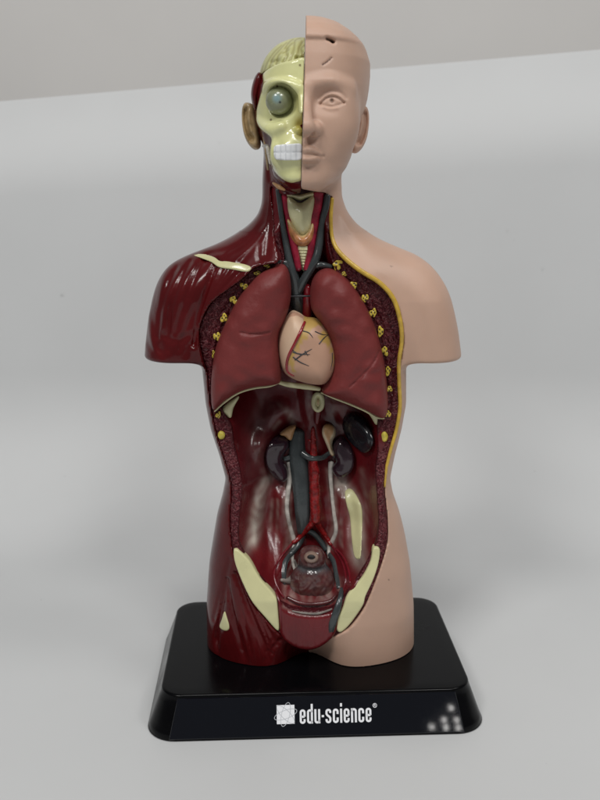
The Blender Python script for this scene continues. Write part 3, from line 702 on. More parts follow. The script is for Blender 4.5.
tube('jugular_vein', [NK(277.5, 189, 2), NK(280, 203, 2.2), NK(281.5, 217, 1.6), NK(285.5, 240, 2.2), NK(289.5, 262, 2.5), NK(294.5, 280, 4), NK(297, 300, 6), NK(298, 316, 8)], [.9, 1.25, 1.05, 1.4, 1.7, 2.3, 2.8, 2.8], M['vein'], torso, 16)
tube('jugular_vein', [NK(327.5, 195, 2), NK(325.5, 208, 2.2), NK(321.5, 224, 1.6), NK(319, 246, 2), NK(314.5, 262, 2), NK(304, 280, 3.5), NK(297, 294, 5)], [1.2, 1.5, 1.25, 1.7, 1.8, 1.9, 1.8], M['vein'], torso, 16)
tube('ascending_aorta', [NK(307.5, 286, 5.5), NK(307.5, 300, 6.0), NK(306.5, 318, 7)], [1.8, 2.2, 2.3], M['artery'], torso, 14)
tube('vessel_band', [NK(288, 296.5, 3), NK(300, 296.2, 2.2), NK(312, 296, 3)], .42, M['thread'], torso, 8)
tube('subclavian_vein', [NK(313, 266, 3), NK(322, 265, 2), NK(332, 267, 2.6)], [1.6, 1.4, .9], M['vein'], torso, 12)
tube('subclavian_vein', [NK(290, 268, 3), NK(284, 263, 2), NK(276, 262, 2.4)], [1.6, 1.6, .9], M['vein'], torso, 12)
# yellow fat layer along the skin edge
fatp = [(332.5, 198), (331, 216), (332, 236), (337, 249), (347, 260), (361, 271), (380, 283), (393.5, 299), (400, 320), (401.8, 340), (399, 362), (399.3, 384), (400, 408), (396.3, 430), (391, 449), (386.5, 468), (384.8, 487)]
pts3 = []
for a, b in fatp:
    Yb = on(a+2.0, b, BODY)[1]; pts3.append(at(a, b, min(Yb, yrim_px(b)+1.5)-.1))
tube('fat_layer', pts3, [.7, .8, .75, .9, 1.0, 1.0, 1.0, 1.0, .95, .9, .85, .85, .85, .8, .75, .7, .4], M['fat'], torso, 12)
tube('fat_layer', [at(239, 549, -19), at(243, 556, -20), at(251, 567, -22)], [.2, .3, .2], M['fat'], torso, 8)

# clavicle on the flayed side
pillow('clavicle', [(190, 254.2), (203, 253.8), (214, 257), (220, 261), (229, 261.5), (250, 265.8), (247.8, 272), (232, 269.6), (219, 267.4), (211, 262.2), (200, 258)], M['cream'], torso, S=BODY, off=.35, T=.8, R=1.0, h=.28, bl=1, attrs={'yellow': lambda x, z, v: np.zeros(len(x))})
nz0 = {'yellow': lambda x, z, v: np.zeros(len(x))}
pillow('hip_bone_spot', [(224.5, 611.5), (227.5, 619), (229.5, 628), (226, 631), (219.5, 627.5), (221.5, 620)], M['cream'], torso, S=BODY, off=.25, T=.8, R=.8, h=.28, bl=1, attrs=nz0)
# cut pelvis bones
pillow('pelvis_bone', [(233.5, 551), (235.5, 548.5), (238.5, 549.5), (249.5, 560), (260, 577.5), (274, 594), (277.5, 603), (279.3, 626), (277, 630), (266, 618), (250, 598), (236, 566)], M['cream'], torso, S=Smap(XS, ZS, np.broadcast_to(YR, X2.shape)), off=.2, T=1.6, Tb=4, R=.9, h=.36, n=3, bl=1, attrs=nz0)
pillow('pelvis_bone', [(373, 547.5), (379.8, 548.5), (378.5, 563), (373, 580), (365.5, 596), (362.5, 606), (348.5, 625.5), (338.8, 632), (336, 622), (342.5, 608), (347, 595), (356, 584), (363.5, 574.5), (370.5, 560)], M['cream'], torso, S=Smap(XS, ZS, np.broadcast_to(YR, X2.shape)), off=.2, T=1.6, Tb=4, R=.9, h=.36, n=3, bl=1, attrs=nz0)
# lower belly wall
bw = pillow('belly_wall', [(278, 602), (288, 608), (300, 611.5), (318, 612.5), (331, 610), (339, 602), (339, 622), (335, 633), (328, 641), (317, 647.5), (305, 649), (291, 644.5), (281, 635), (279, 622)], M['lining'], torso, Y=-24, T=2.6, Tb=3.5, R=2.4, h=.4,
            disp=lambda x, z, d: .10*np.sin(x*2.1+1.2*np.sin(.4*x)+.1*z)+.08*np.sin(x*3.7+.3*np.sin(z)), attrs={'white': lambda x, z, v: .3*gauss(sdline(pp([(284, 606), (300, 612.5), (320, 613)], -25, 4, False), x, z), .7), 'dark': lambda x, z, v: np.zeros(len(x))})
tube('groin_vein', [at(342, 588, -18), at(340, 600, -23.5), at(336, 613, -26.2), at(332.5, 624, -26.3), at(330, 636, -25.5)], [.8, 1.4, 1.7, 1.8, 1.0], M['vein'], torso, 12, flat=.6)
tube('groin_vein', [at(292, 611, -25.4), at(304, 613, -26), at(318, 613.5, -26), at(332, 609, -25.5)], [.3, .5, .6, .4], M['dim'], torso, 10, flat=.5)
tube('groin_artery', [at(276, 592, -22), at(279.5, 603, -25.5), at(280.5, 614, -26), at(281, 626, -25.6)], [.4, .5, .6, .3], M['pelvic'], torso, 10)

# ------------------------------------------------------------------ abdomen
F_ = lambda px, py, off: on(px, py, FLOOR, off)
def vessel(name, pts, r, m, lift=-.4, seg=14, flat=1.0, parent=None):
    rr = [r]*len(pts) if np.isscalar(r) else r
    return tube(name, [F_(a, b, -rr[i]*flat*.35+lift*.7) for i, (a, b) in enumerate(pts)], r, m, parent or torso, seg, flat)
zero = lambda x, z, v: np.zeros(len(x))
pillow('kidney', [(287.5, 439), (278, 436.5), (269.5, 443), (265.5, 456), (267, 468), (274, 479), (282.5, 483.5), (288, 478), (286.5, 468), (282.5, 461), (285, 454), (289, 448)], M['kidney'], torso, S=FLOOR, off=-2, T=5, R=4.2, h=.36)
pillow('kidney', [(334, 443), (342, 437.5), (350, 445), (354.5, 457), (353, 470), (345, 478), (336, 477.5), (332, 469), (336, 462), (332.5, 453)], M['kidney'], torso, S=FLOOR, off=-2, T=5, R=4.2, h=.36)
pillow('spleen', [(345, 417), (354, 412.5), (364, 418.5), (371, 430), (374, 441), (371.5, 450), (364, 454), (356.5, 449), (347, 439), (342.5, 428)], M['spleen'], torso, S=FLOOR, off=-2.5, T=5.5, R=4.2, h=.36,
       disp=lambda x, z, d: -.4*gauss(d+1.7, .5))
pillow('adrenal_gland', [(279.5, 435), (284, 430), (290, 426.5), (296, 425.8), (294, 433), (291.5, 440.5), (287.5, 439.5), (284.5, 436.5)], M['tan'], torso, S=FLOOR, off=-3.2, T=2.6, R=2, h=.3, attrs={'white': lambda x, z, v: .6*np.clip(gauss(sdline(pp([(279.5, 435), (288, 427), (296, 425.8)], 2, 4, False), x, z), .7), 0, 1)})
pillow('adrenal_gland', [(322, 434), (323.5, 427), (329, 424.5), (335, 428), (336, 435), (333, 441), (332.5, 448), (335, 455), (331, 456), (327, 447), (324.5, 441)], M['tan'], torso, S=FLOOR, off=-3, T=3.4, R=2.4, h=.3, attrs={'white': lambda x, z, v: np.clip(1.5-np.abs(sdpoly(pp([(322, 434), (323.5, 427), (329, 424.5), (335, 428), (336, 435), (333, 441), (332.5, 448), (335, 455), (331, 456), (327, 447), (324.5, 441)], 0), x, z))/.9, 0, .8)})
cava = vessel('vena_cava', [(298, 431), (297.5, 445), (299, 462), (301, 485), (302.5, 512), (303, 533)], [3.1, 3.9, 4.5, 4.1, 3.7, 2.6], M['vein'], -1.1, 20, .55)
vessel('renal_vein', [(284, 459), (290, 457.5), (297, 456)], [1.2, 1.4, 2.0], M['vein'], -2.2, 12, .8, cava)
vessel('renal_vein', [(302, 453), (309, 457.5), (315, 458.5), (323, 457.5), (330, 453), (336, 457)], [1.8, 1.4, 1.3, 1.25, 1.1, .9], M['vein'], -3.6, 12, .8, cava)
p = F_(299.5, 432, -4.2)
tube('vein_opening', [p+np.array([-.9, -.3, .1]), p+np.array([0, -.35, .25]), p+np.array([.9, -.3, .1])], [.5, .7, .5], M['hole'], cava, 8, .5)
ao = vessel('aorta', [(313, 428), (313.3, 440), (313.7, 455), (313.5, 463), (314.8, 472), (314.3, 482), (315.2, 492), (314.8, 502), (315.5, 512), (315.5, 522)], [.8, 1.3, 1.8, 2.1, 2.5, 2.2, 2.6, 2.3, 2.5, 2.0], M['aorta'], -1.0, 16)
vessel('iliac_artery', [(315.5, 519), (309, 527), (300, 537), (293, 543)], [1.6, 1.35, 1.25, 1.1], M['aorta'], -1.2, 12, 1, ao)
vessel('iliac_artery', [(315.5, 519), (320, 528), (326, 537), (331, 545)], [1.6, 1.35, 1.2, 1.0], M['aorta'], -1.2, 12, 1, ao)
for i, (a, b, c, d) in enumerate(((311, 441, 308, 440), (316, 470, 318.5, 468), (312, 492, 309.5, 493), (318, 502, 320, 500), (313, 438, 317, 440), (312, 484, 309.5, 482), (316, 484, 319, 486), (315, 476, 313, 473), (317, 510, 319.5, 512))):
    vessel('aorta_branch', [(a, b), (c, d)], [.6, .3], M['thread'] if i % 2 else M['aorta'], -2.6, 8, 1, ao)
vessel('iliac_vein', [(305, 530), (313, 533), (321, 542), (326, 550)], [1.6, 1.5, 1.4, 1.2], M['vein'], -.5, 12)
vessel('iliac_vein', [(303, 530), (300, 542), (290, 555)], [1.8, 1.7, 1.2], M['vein'], -.3, 12)
vessel('ureter', [(290, 462), (290.5, 474), (288, 492), (287, 510), (290.5, 528), (294, 542), (292, 558), (296, 574)], [1.7, 1.5, 1.1, 1.0, 1.0, 1.1, .9, .6], M['white'], -.5, 12, .7)
vessel('ureter', [(331, 462), (330.5, 475), (332, 495), (334, 513), (336, 530), (332.5, 541), (329, 548), (329, 558)], [1.4, 1.1, .85, .85, 1.0, 1.1, .9, .6], M['white'], -.5, 12, .7)
vessel('oesophagus', [(316, 392), (317.5, 400), (318, 412), (316.5, 424)], [1.7, 2.0, 1.8, .8], M['lining'], -1.2, 14)
c = F_(318, 402, -4.0)
ring = [c+np.array([2.0*math.cos(t), .25*math.sin(t), 3.7*math.sin(t)]) for t in np.linspace(0, 2*math.pi, 17)]
tube('oesophagus_opening', ring, 1.15, M['pale'], torso, 10, .9, 3)
tube('oesophagus_channel', [c+np.array([0, .5, 2.6]), c+np.array([0, .3, 0]), c+np.array([0, .5, -2.6])], [1.0, 1.6, 1.0], M['cream'], torso, 10, .5)
tube('oesophagus_hollow', [c+np.array([0, -.5, 1.5]), c+np.array([0, -.6, 0]), c+np.array([0, -.5, -1.5])], [.3, .6, .3], M['ear'], torso, 10, .5)
# pale band beside the spine
pillow('fascia_band', [(345, 492), (351, 489), (358.5, 499), (362.5, 512), (362, 540), (361, 557), (358, 560), (354, 556), (351.5, 538), (350, 518), (346.5, 505)], M['cream'], torso, S=FLOOR, off=-.1, T=1.3, R=2.6, h=.32, bl=3, attrs=nz0)
# pelvis organs
BLA = [(299, 555), (303, 548.5), (312, 546.5), (321, 549), (325, 556), (326.5, 565), (333, 573), (337, 584), (333, 595), (321, 601), (304, 600.5), (293, 595), (288, 585), (292, 573), (298, 565)]
pillow('bladder', BLA, M['bladder'], torso, Y=-6.5, T=7, Tb=9, R=8.5, h=.42, bl=6,
       disp=lambda x, z, d: -1.5*gauss(z-at(311, 569, -11)[2], 1.3)+.5*(no(x*1.3, z*1.1)-.5),
       attrs={'white': lambda x, z, v: np.clip(.55*gauss(sdline(pp([(291, 586), (297, 594), (306, 598), (320, 598), (331, 591)], -12, 4, False), x, z), 1.2)*no(x, z)+.18*no(x*1.7, z*2.1), 0, 1), 'grey': lambda x, z, v: np.clip(.75*gauss(z-at(311, 569, -11)[2], 2.0)+.3*no(z, x), 0, 1)})
rec = pillow('rectum', [(303.5, 557), (306, 553), (311.5, 551.5), (317, 553.5), (319, 558), (316, 562), (310.5, 563), (305.5, 561)], M['bladder'], torso, Y=-10.5, T=3.3, Tb=3, R=2.2, h=.32,
       attrs={'white': lambda x, z, v: .8*np.clip(1.4-sdpoly(pp([(306, 556.5), (311, 554), (316.5, 557), (315, 560), (308, 560)], -13), x, z)/1.2, 0, 1), 'grey': lambda x, z, v: np.zeros(len(x))})
pillow('rectum_opening', [(307, 557), (309.5, 554.8), (313, 555), (315.5, 557), (313, 559.3), (309, 559)], M['hole'], rec, Y=-13.3, T=.8, R=1.0, h=.22, bl=1)
vessel('pelvic_artery', [(293, 543), (284, 553), (278, 562), (274, 574), (277, 587), (284, 598)], [.8, .6, .55, .55, .6, .5], M['pelvic'], -.1, 12, .7)
vessel('pelvic_vein', [(290, 555), (285, 563), (283, 574), (284, 584)], [1.3, 1.5, 1.6, 1.0], M['vein'], .4, 12, .6)
vessel('pelvic_nerve', [(297, 572), (293, 577), (288, 581), (281, 580)], [1.0, 1.5, 1.6, .7], M['dim'], -.6, 12)
vessel('pelvic_nerve', [(294, 560), (297, 568), (298, 576)], [.7, .9, .6], M['dim'], -1.2, 12)
vessel('pelvic_artery', [(331, 545), (339, 556), (344, 567), (346, 580), (343, 592)], [.8, .6, .55, .6, .5], M['pelvic'], -.1, 12, .7)
vessel('pelvic_artery', [(336, 549), (344, 558), (349, 572), (350, 583)], [.6, .6, .6, .4], M['pelvic'], -.4, 12)
vessel('pelvic_vein', [(327, 552), (334, 562), (337, 574), (339, 588)], [1.1, 1.4, 1.5, 1.0], M['vein'], .4, 12, .6)
vessel('bladder_fold', [(287, 597), (300, 603), (316, 604), (330, 601), (338, 592)], [.8, .9, .9, .9, .6], M['bladder'], -.6, 10)

# diaphragm edge seen below lungs and heart
tube('diaphragm', [at(276, 381, -10), at(288, 384.5, -11), at(304, 386.5, -12), at(320, 389, -11)], [.9, 1.2, 1.3, .9], M['pale'], torso, 12, .8)
pillow('diaphragm', [(221, 410), (227, 403), (238, 395.5), (239, 398), (233.5, 408), (231, 418), (226, 415)], M['pale'], torso, Y=-9, T=2, R=2, h=.35)
pillow('diaphragm', [(366, 408.5), (374, 410), (381, 414.5), (380, 421), (376, 425), (372, 419)], M['pale'], torso, Y=-9, T=2, R=2, h=.35)
# rib ends set into the cut wall
ribs = [(267, 265.5, 3.4, 2.6, 20), (258, 273.5, 4.0, 3.0, 50), (244, 286, 4.2, 3.6, 110), (233.5, 300, 4.4, 4.2, 200), (224, 318, 4.2, 4.6, 260), (217, 336.5, 3.6, 5.4, 300), (213.5, 354, 2.0, 4.0, 20), (218.3, 415, 2.8, 4.2, 140),
        (337.5, 265, 5.6, 5.2, 10), (343.5, 274.4, 3.4, 3.2, 80), (353.5, 285.6, 4.6, 4.2, 130), (365, 298, 3.6, 4.8, 190), (373, 313, 3.8, 5.4, 230), (380.6, 331.5, 3.8, 5.4, 290), (385, 351, 3.6, 5.6, 340), (388, 371, 3.2, 5.2, 60), (389.5, 389, 2.8, 4.2, 120), (388, 414, 3.0, 4.6, 100)]
RIMS = Smap(XS, ZS, np.maximum(rimY, YF+.35))
proto = None
xs = np.arange(-1.5, 1.51, .09); ys = np.arange(-.75, .76, .09)
def rib_mesh(seed, m):
    r_ = np.random.RandomState(seed); X, Z = np.meshgrid(xs*1.15, xs*1.15, indexing='ij'); th = np.arctan2(Z, X); rr = np.hypot(X, Z)
    edge = .95+.17*np.sin(2*th+r_.uniform(0, 6))+.15*np.sin(3*th+r_.uniform(0, 6))+.08*np.sin(5*th+r_.uniform(0, 6))
    pits = np.zeros_like(X)
    n = r_.randint(3, 5)
    for k in range(n):
        t = 6.28*k/n+r_.uniform(-.3, .3); pits = np.maximum(pits, gauss(np.hypot(X-.52*math.cos(t), Z-.52*math.sin(t)), r_.uniform(.2, .34)))
    return edge, pits, rr, X, Z
for i, (a, b, wpx, hpx, rot) in enumerate(ribs):
    p = on(a, b, RIMS, -.6)
    edge, pits, rr, X, Z = rib_mesh(i, None)
    y = np.arange(-.6, .8, .09)
    u = rr/edge
    f = np.sqrt(u[:, None, :]**2+np.where(y < 0, y/(.5), y/.6)[None, :, None]**2)-1
    f = np.maximum(f, .0*f); f = (np.sqrt(u[:, None, :]**2+np.where(y[None, :, None] < 0, (-y[None, :, None]+.35*pits[:, None, :])/.5, y[None, :, None]/.6)**2)-1)
    v, q = surface_nets(f.astype(f32), xs*1.15, y, xs*1.15, 1)
    ct, st = math.cos(math.radians(rot)), math.sin(math.radians(rot))
    V = np.stack([v[:, 0]*wpx*.385, v[:, 1]*1.1, v[:, 2]*hpx*.385], 1)+p
    pt = np.array([pits[np.clip(np.round((w[0]/1.15+1.5)/.09).astype(int), 0, len(xs)-1), np.clip(np.round((w[2]/1.15+1.5)/.09).astype(int), 0, len(xs)-1)] for w in v])
    if 'ribend' not in M: M['ribend'] = mat('rib_end_paint', (.60, .46, .055), .35, .2, .12, 500, .1, 900, paint=('pit', (.02, .008, .008)))
    mesh_from('rib_end', V, q, M['ribend'], torso, attrs={'pit': np.clip((pt-.42)*5, 0, 1)})
for (a, b, rx, rz) in ((221.3, 435.3, 3.7, 4.3), (384.5, 437, 3.6, 5.2)):
    pillow('rib_end', [(a+rx*math.cos(t), b+rz*math.sin(t)) for t in np.linspace(0, 6.28, 13)[:-1]], M['ribplain'], torso, S=RIMS, off=0, T=1.1, R=1.4, h=.25, bl=1)

# ------------------------------------------------------------------ loose organs: lungs and heart
def lung(poly, Y, label, fissures, edge, T=11.5):
    P = pp(poly, Y); c = P.mean(0)
    t = empty('lung', (c[0], Y, P[:, 1].min())); tag(t, label, 'lung model', 'lungs lying in the open chest')
    fs = [pp(p, Y-8, 4, False) for p in fissures]
    k = [(rng.uniform(.25, .9), rng.uniform(0, 6.28), rng.uniform(0, 6.28)) for _ in range(14)]
    def disp(x, z, d):
        g = np.zeros_like(x)
        for p in fs: g -= .75*gauss(sdline(p, x, z), .4)
        for (s_, t_, ph) in k: g += .10*np.sin(s_*(x*math.cos(t_)+z*math.sin(t_))+ph+.8*np.sin(.3*z+ph))
        return g
    pillow('lobe', poly, M['lung'], t, Y=Y, T=T, Tb=7, R=11, h=.5, n=2.6, bl=8, disp=disp)
    tube('pleura_edge', [at(a, b, Yv) for a, b, Yv in edge], [.3, .55, .6, .6, .55, .3], M['pale'], t, 8, 1.6)
    return t
LL = [(283, 263.3), (274, 265.5), (261, 272), (248, 285), (237, 300), (226, 322), (218, 341), (213.5, 360), (211.5, 382), (212, 402), (213.5, 411), (218, 406.5), (227, 398.5), (240, 390.5), (254, 386), (268, 384.3), (277.5, 383), (281.5, 379.5), (281, 362), (279, 345), (280, 331), (285.5, 319), (290.5, 300), (291, 284), (288.5, 270)]
RL = [(325, 268), (317, 272.5), (311.5, 282), (310, 296), (311.5, 309), (319, 320), (327.5, 334), (332, 351), (331.5, 368), (327, 381), (321, 391), (330, 395), (350, 402), (368, 410), (380, 416.5), (385, 416), (387.5, 405), (387, 388), (385, 369), (381, 347), (374, 324), (364.5, 303), (352, 284), (341, 273.5), (333, 269)]
lung(LL, -13, 'dark red lung with a short crease, on the flayed muscle side of the chest', [[(241, 331.5), (252, 333.3), (262, 333), (270, 331.5)]],
     [(214.5, 411.5, -12.5), (224, 402.5, -13.5), (238, 393, -14.5), (254, 388, -15), (269, 386.2, -15), (279, 383, -14)])
lung(RL, -13, 'dark red lung with a slanting crease, next to the yellow skin edge', [[(379.5, 352), (372, 363), (362, 374), (349, 386)]],
     [(321, 392.5, -14), (333, 397.5, -15), (350, 404, -15), (365, 410.5, -14.5), (376, 417, -14), (384, 418.5, -12.5)])
HT = [(291, 311.5), (300, 313), (306, 317), (317, 318.5), (327.5, 329), (333.5, 342), (336.5, 357), (334, 371), (326.5, 382), (318, 384), (305, 382), (294, 378.5), (284.5, 372), (279.5, 360), (278, 342), (281.5, 326)]
P = pp(HT, -13.5)
ht = empty('heart', (P[:, 0].mean(), -13.5, P[:, 1].min()))
tag(ht, 'flesh coloured heart with yellow fat and dark branching veins, between the two lungs', 'heart model')
def hfat(x, z, v):
    p1 = sdpoly(pp([(304, 319), (313, 318), (322, 324), (326, 330), (316, 329), (308, 338), (301, 348), (296, 356), (294, 366), (297, 374), (290, 371), (288, 360), (294, 345)], -26), x, z)
    p2 = sdpoly(pp([(319, 337), (327, 333), (333, 346), (336, 360), (333, 372), (331, 360), (328, 350)], -24), x, z)
    return np.clip(.2-np.minimum(p1, p2)/1.6+1.0*(no(x*1.4, z*1.4)-.55), 0, .8)
ATR = [(291, 311), (299, 312.5), (304, 317), (303, 326), (297, 340), (290, 354), (287, 366), (283.5, 370), (279.5, 360), (278, 342), (281.5, 326)]
body = pillow('ventricle', HT, M['heart'], ht, Y=-13.5, T=11, Tb=7, R=9.5, h=.4, n=2.1, bl=6, attrs={'fat': hfat})
def hsurf():
    PH = pp(HT, -13.5)
    hxs = np.arange(-14, 20, .5); hz_ = np.arange(PH[:, 1].min()-2, PH[:, 1].max()+2, .5)
    X, Z = np.meshgrid(hxs, hz_, indexing='ij')
    d = blur(sdpoly(PH, X, Z), 6); u = np.clip(1+d/9.5, 0, 1)
    y = -13.5-11*np.sqrt(np.maximum(0, 1-u**2.1))
    return Smap(hxs, hz_, y)
HS = hsurf()
pillow('atrium', ATR, M['atrium'], ht, S=HS, off=.25, T=.75, Tb=4, R=1.1, h=.34, bl=1)
def hv(name, pts, r, m, sub=5):
    tube(name, [on(a, b, HS, -.35 if name == 'coronary_artery' else -.05) for a, b in catmull(pts, 4)], r, m, ht, 8, 1, 2)
hv('coronary_artery', [(304.8, 322), (300, 333), (294.5, 344), (289, 355), (286.8, 364), (288, 372), (294, 376)], [.55, .7, .6, .6, .6, .5, .3], M['artery'])
for pts in ([(303, 331), (309, 333), (313, 338)], [(293, 352), (300, 354), (310, 354.5)], [(293, 357), (300, 362), (309, 366)], [(295, 360), (303, 354), (312, 349)], [(305, 351), (308, 356)], [(315, 331.5), (322, 334.5), (328.5, 335)], [(319, 344), (324, 338), (328, 335)], [(332, 353), (332, 362), (330, 371)], [(291, 349), (297, 353)]):
    hv('coronary_vein', pts, [.28, .26, .1], M['thread'])

# ------------------------------------------------------------------ black display stand
BW, BD, BH, FLA = 136./2, 87./2, 18.4, 6.8
stand = empty('display_stand', (5.6, 0, 0)); stand.rotation_euler = (0, 0, math.radians(2.5))
tag(stand, 'glossy black trapezoid plastic stand with white lettering on its front', 'display stand')
stand['org'] = (0., 0., 0.)
def rrect(a, b, r, n=10):
    out = []
    for (sx, sy, t0) in ((1, -1, -90), (1, 1, 0), (-1, 1, 90), (-1, -1, 180)):
        for k in range(n+1):
            t = math.radians(t0+90*k/n); out.append((sx*(a-r)+r*math.cos(t), sy*(b-r)+r*math.sin(t)))
    return out
V = []; Q = []; T3 = []
levels = [(0, FLA-.5, 10), (.5, FLA+.0, 10)]
for k in range(1, 8): z = .5+(BH-2.0)*k/7; levels.append((z, FLA*(1-z/BH)+.0, 10))
for k in range(1, 6):
    t = math.radians(90*k/5); levels.append((BH-1.2+1.2*math.sin(t), FLA*1.5/BH-1.2*(1-math.cos(t)), 10))
levels.append((BH, -5, 8))
ringn = 44
for (z, e, r) in levels:
    for x, y in rrect(BW+e, BD+e, r+e*.5): V.append((x, y, z))
for i in range(len(levels)-1):
    for k in range(ringn):
        Q.append((i*ringn+k, i*ringn+(k+1) % ringn, (i+1)*ringn+(k+1) % ringn, (i+1)*ringn+k))
c = len(V); V.append((0, 0, BH)); base = (len(levels)-1)*ringn
for k in range(ringn): T3.append((base+k, base+(k+1) % ringn, c))
mesh_from('plinth', V, Q, M['black'], stand, tris=T3)
# name panel on the sloping front
sn = np.array([0, -(BD+FLA), 0.]); up = np.array([0, FLA, BH]); Ls = np.linalg.norm(up); up /= Ls
nrm = np.array([0, -up[2], up[1]])
def fp(u, v, o): return sn+np.array([u, 0, 0])+up*v+nrm*o
def panel_poly(inset, o):
    return [fp(-(64.2-inset), .9+inset, o), fp(64.2-inset, .9+inset, o), fp(60.6-inset, 18.1-inset, o), fp(-(60.6-inset), 18.1-inset, o)]
V = panel_poly(0, -.4)+panel_poly(0, .22)+panel_poly(.18, .42)+panel_poly(.45, .5)
Q = [(i*4+k, i*4+(k+1) % 4, (i+1)*4+(k+1) % 4, (i+1)*4+k) for i in range(3) for k in range(4)]+[(12, 13, 14, 15), (3, 2, 1, 0)]
panel = mesh_from('name_panel', V, Q, M['panel'], stand, smooth=False)
# lettering built from strokes
def stroke(V, Q, pts, w, o=.5, th=.16, closed=False, sub=1):
    P = np.array(pts, float)
    if closed: P = np.vstack([P, P[:1]])
    n = len(P); b0 = len(V)
    for i in range(n):
        if closed: a, c_ = P[(i-1) % (n-1)], P[(i+1) % (n-1)]
        else: a, c_ = P[max(i-1, 0)], P[min(i+1, n-1)]
        d1 = P[i]-a; d2 = c_-P[i]
        d1 = d1/(np.linalg.norm(d1)+1e-9); d2 = d2/(np.linalg.norm(d2)+1e-9)
        if np.linalg.norm(P[i]-a) < 1e-6: d1 = d2
        if np.linalg.norm(c_-P[i]) < 1e-6: d2 = d1
        t = d1+d2; t /= np.linalg.norm(t)+1e-9; nn_ = np.array([-t[1], t[0]]); k = 1/max(.5, float(nn_@np.array([-d1[1], d1[0]])))
        for sgn in (1, -1):
            p = P[i]+nn_*w/2*k*sgn
            V.append(fp(p[0], p[1], o)); V.append(fp(p[0], p[1], o+th))
    for i in range(n-1):
        A, B = b0+i*4, b0+i*4+4
        Q += [(A+1, A+3, B+3, B+1), (A, A+1, B+1, B), (A+3, A+2, B+2, B+3)]
    if not closed:
        Q.append((b0, b0+2, b0+3, b0+1)); e = b0+(n-1)*4; Q.append((e+1, e+3, e+2, e))
def rr2(x0, y0, x1, y1, r, a0, a1, n=5):    # part of a rounded rectangle outline, walked counter-clockwise
    pts = []
    for cx, cy, t0 in ((x1-r, y1-r, 0), (x0+r, y1-r, 90), (x0+r, y0+r, 180), (x1-r, y0+r, 270)):
        for k in range(n+1): t = math.radians(t0+90*k/n); pts.append((cx+r*math.cos(t), cy+r*math.sin(t)))
    m_ = len(pts); return pts[int(a0*m_):int(a1*m_)]
XH, ASC, WL, SW = 6.0, 8.3, 2.35, .82
def glyph(ch, x):
    h = SW/2; x0, x1, y0, y1 = x+h, x+WL-h, h, XH-h; r = .75; mid = XH*.5
    S = []
    TL = rr2(x0, y0, x1, y1, r, 0, .5); BL = rr2(x0, y0, x1, y1, r, .5, 1)
    if ch == 'e': S = [[(x0, mid-.05), (x1, mid-.05)], [(x1, mid-.05)]+TL+BL[:6]+BL[6:9]+BL[9:]+[(x1, y0+1.5)]]
    if ch == 'c': S = [[(x1, mid+.75)]+TL+BL+[(x1, mid-.75)]]
    if ch == 'd': S = [[(x1, 0), (x1, ASC)], TL+BL]
    if ch == 'u': S = [[(x0, XH)]+BL[:]+[(x1, XH)], [(x1, 0), (x1, 1.5)]]
    if ch == 'n': S = [[(x0, 0), (x0, XH)], [(x1, 0)]+TL+[(x0, y1-1)]]
    if ch == 's':
        q1 = TL+[(x0, mid+.9)]; S = [[(x1, y1-1.3)]+TL+[(x0, mid+.95), (x0+.35, mid+.35), (x1-.35, mid-.35), (x1, mid-.95)]+BL[::-1]+[(x0, y0+1.3)]]
    if ch == 'i': S = [[(x0, 0), (x0, XH)], [(x0, XH+.9), (x0, ASC)]]
    return S
wid_ = {'i': SW, '.': .9}
V, Q = [], []; word = 'edu.science'; gap = .62
tot = sum(wid_.get(c_, WL)+gap for c_ in word)-gap
x = -6.2; y00 = 6.4; sc_ = 31.2/tot
for ch in word:
    if ch == '.':
        strokes = [[(x+.05, XH*.5-.45), (x+.05, XH*.5+.45)]]; w_ = .95
        strokes = [[(x+.45, XH*.5-.45), (x+.45, XH*.5+.45)]]
    else: strokes = glyph(ch, x); w_ = SW
    for s_ in strokes:
        stroke(V, Q, [(-7.8+(a+6.2)*sc_, y00+b*.985) for a, b in s_], w_*sc_)
    x += wid_.get(ch, WL)+gap
xe = -7.8+(x+6.2)*sc_
stroke(V, Q, [(xe+.9+.85*math.cos(t), y00+6.9+.85*math.sin(t)) for t in np.linspace(0, 6.28, 17)[:-1]], .2, closed=True)
stroke(V, Q, [(xe+.6, y00+6.4), (xe+.6, y00+7.4), (xe+1.0, y00+7.4), (xe+1.15, y00+7.15), (xe+1.0, y00+6.9), (xe+.65, y00+6.9)], .17); stroke(V, Q, [(xe+.9, y00+6.9), (xe+1.2, y00+6.4)], .17)
mesh_from('lettering', V, Q, M['print'], panel, smooth=False)
V, Q = [], []; lx, ly = -13.9, y00+4.05
stroke(V, Q, [(lx-3.85, ly), (lx+3.85, ly)], 7.9)
mesh_from('logo_square', V, Q, M['print'], panel, smooth=False)
V, Q = [], []
for k, rot in enumerate((18, 75, 135)):
    r_ = math.radians(rot); pts = []
    for t in np.linspace(0, 2*math.pi, 41)[:-1]:
        a, b = 5.1*math.cos(t), 1.75*math.sin(t); pts.append((lx+a*math.cos(r_)-b*math.sin(r_), ly+a*math.sin(r_)+b*math.cos(r_)))
    stroke(V, Q, pts, .22, .51+.004*k, .17+.004*k, closed=True)
mesh_from('logo_orbits', V, Q, M['greyprint'], panel, smooth=False)

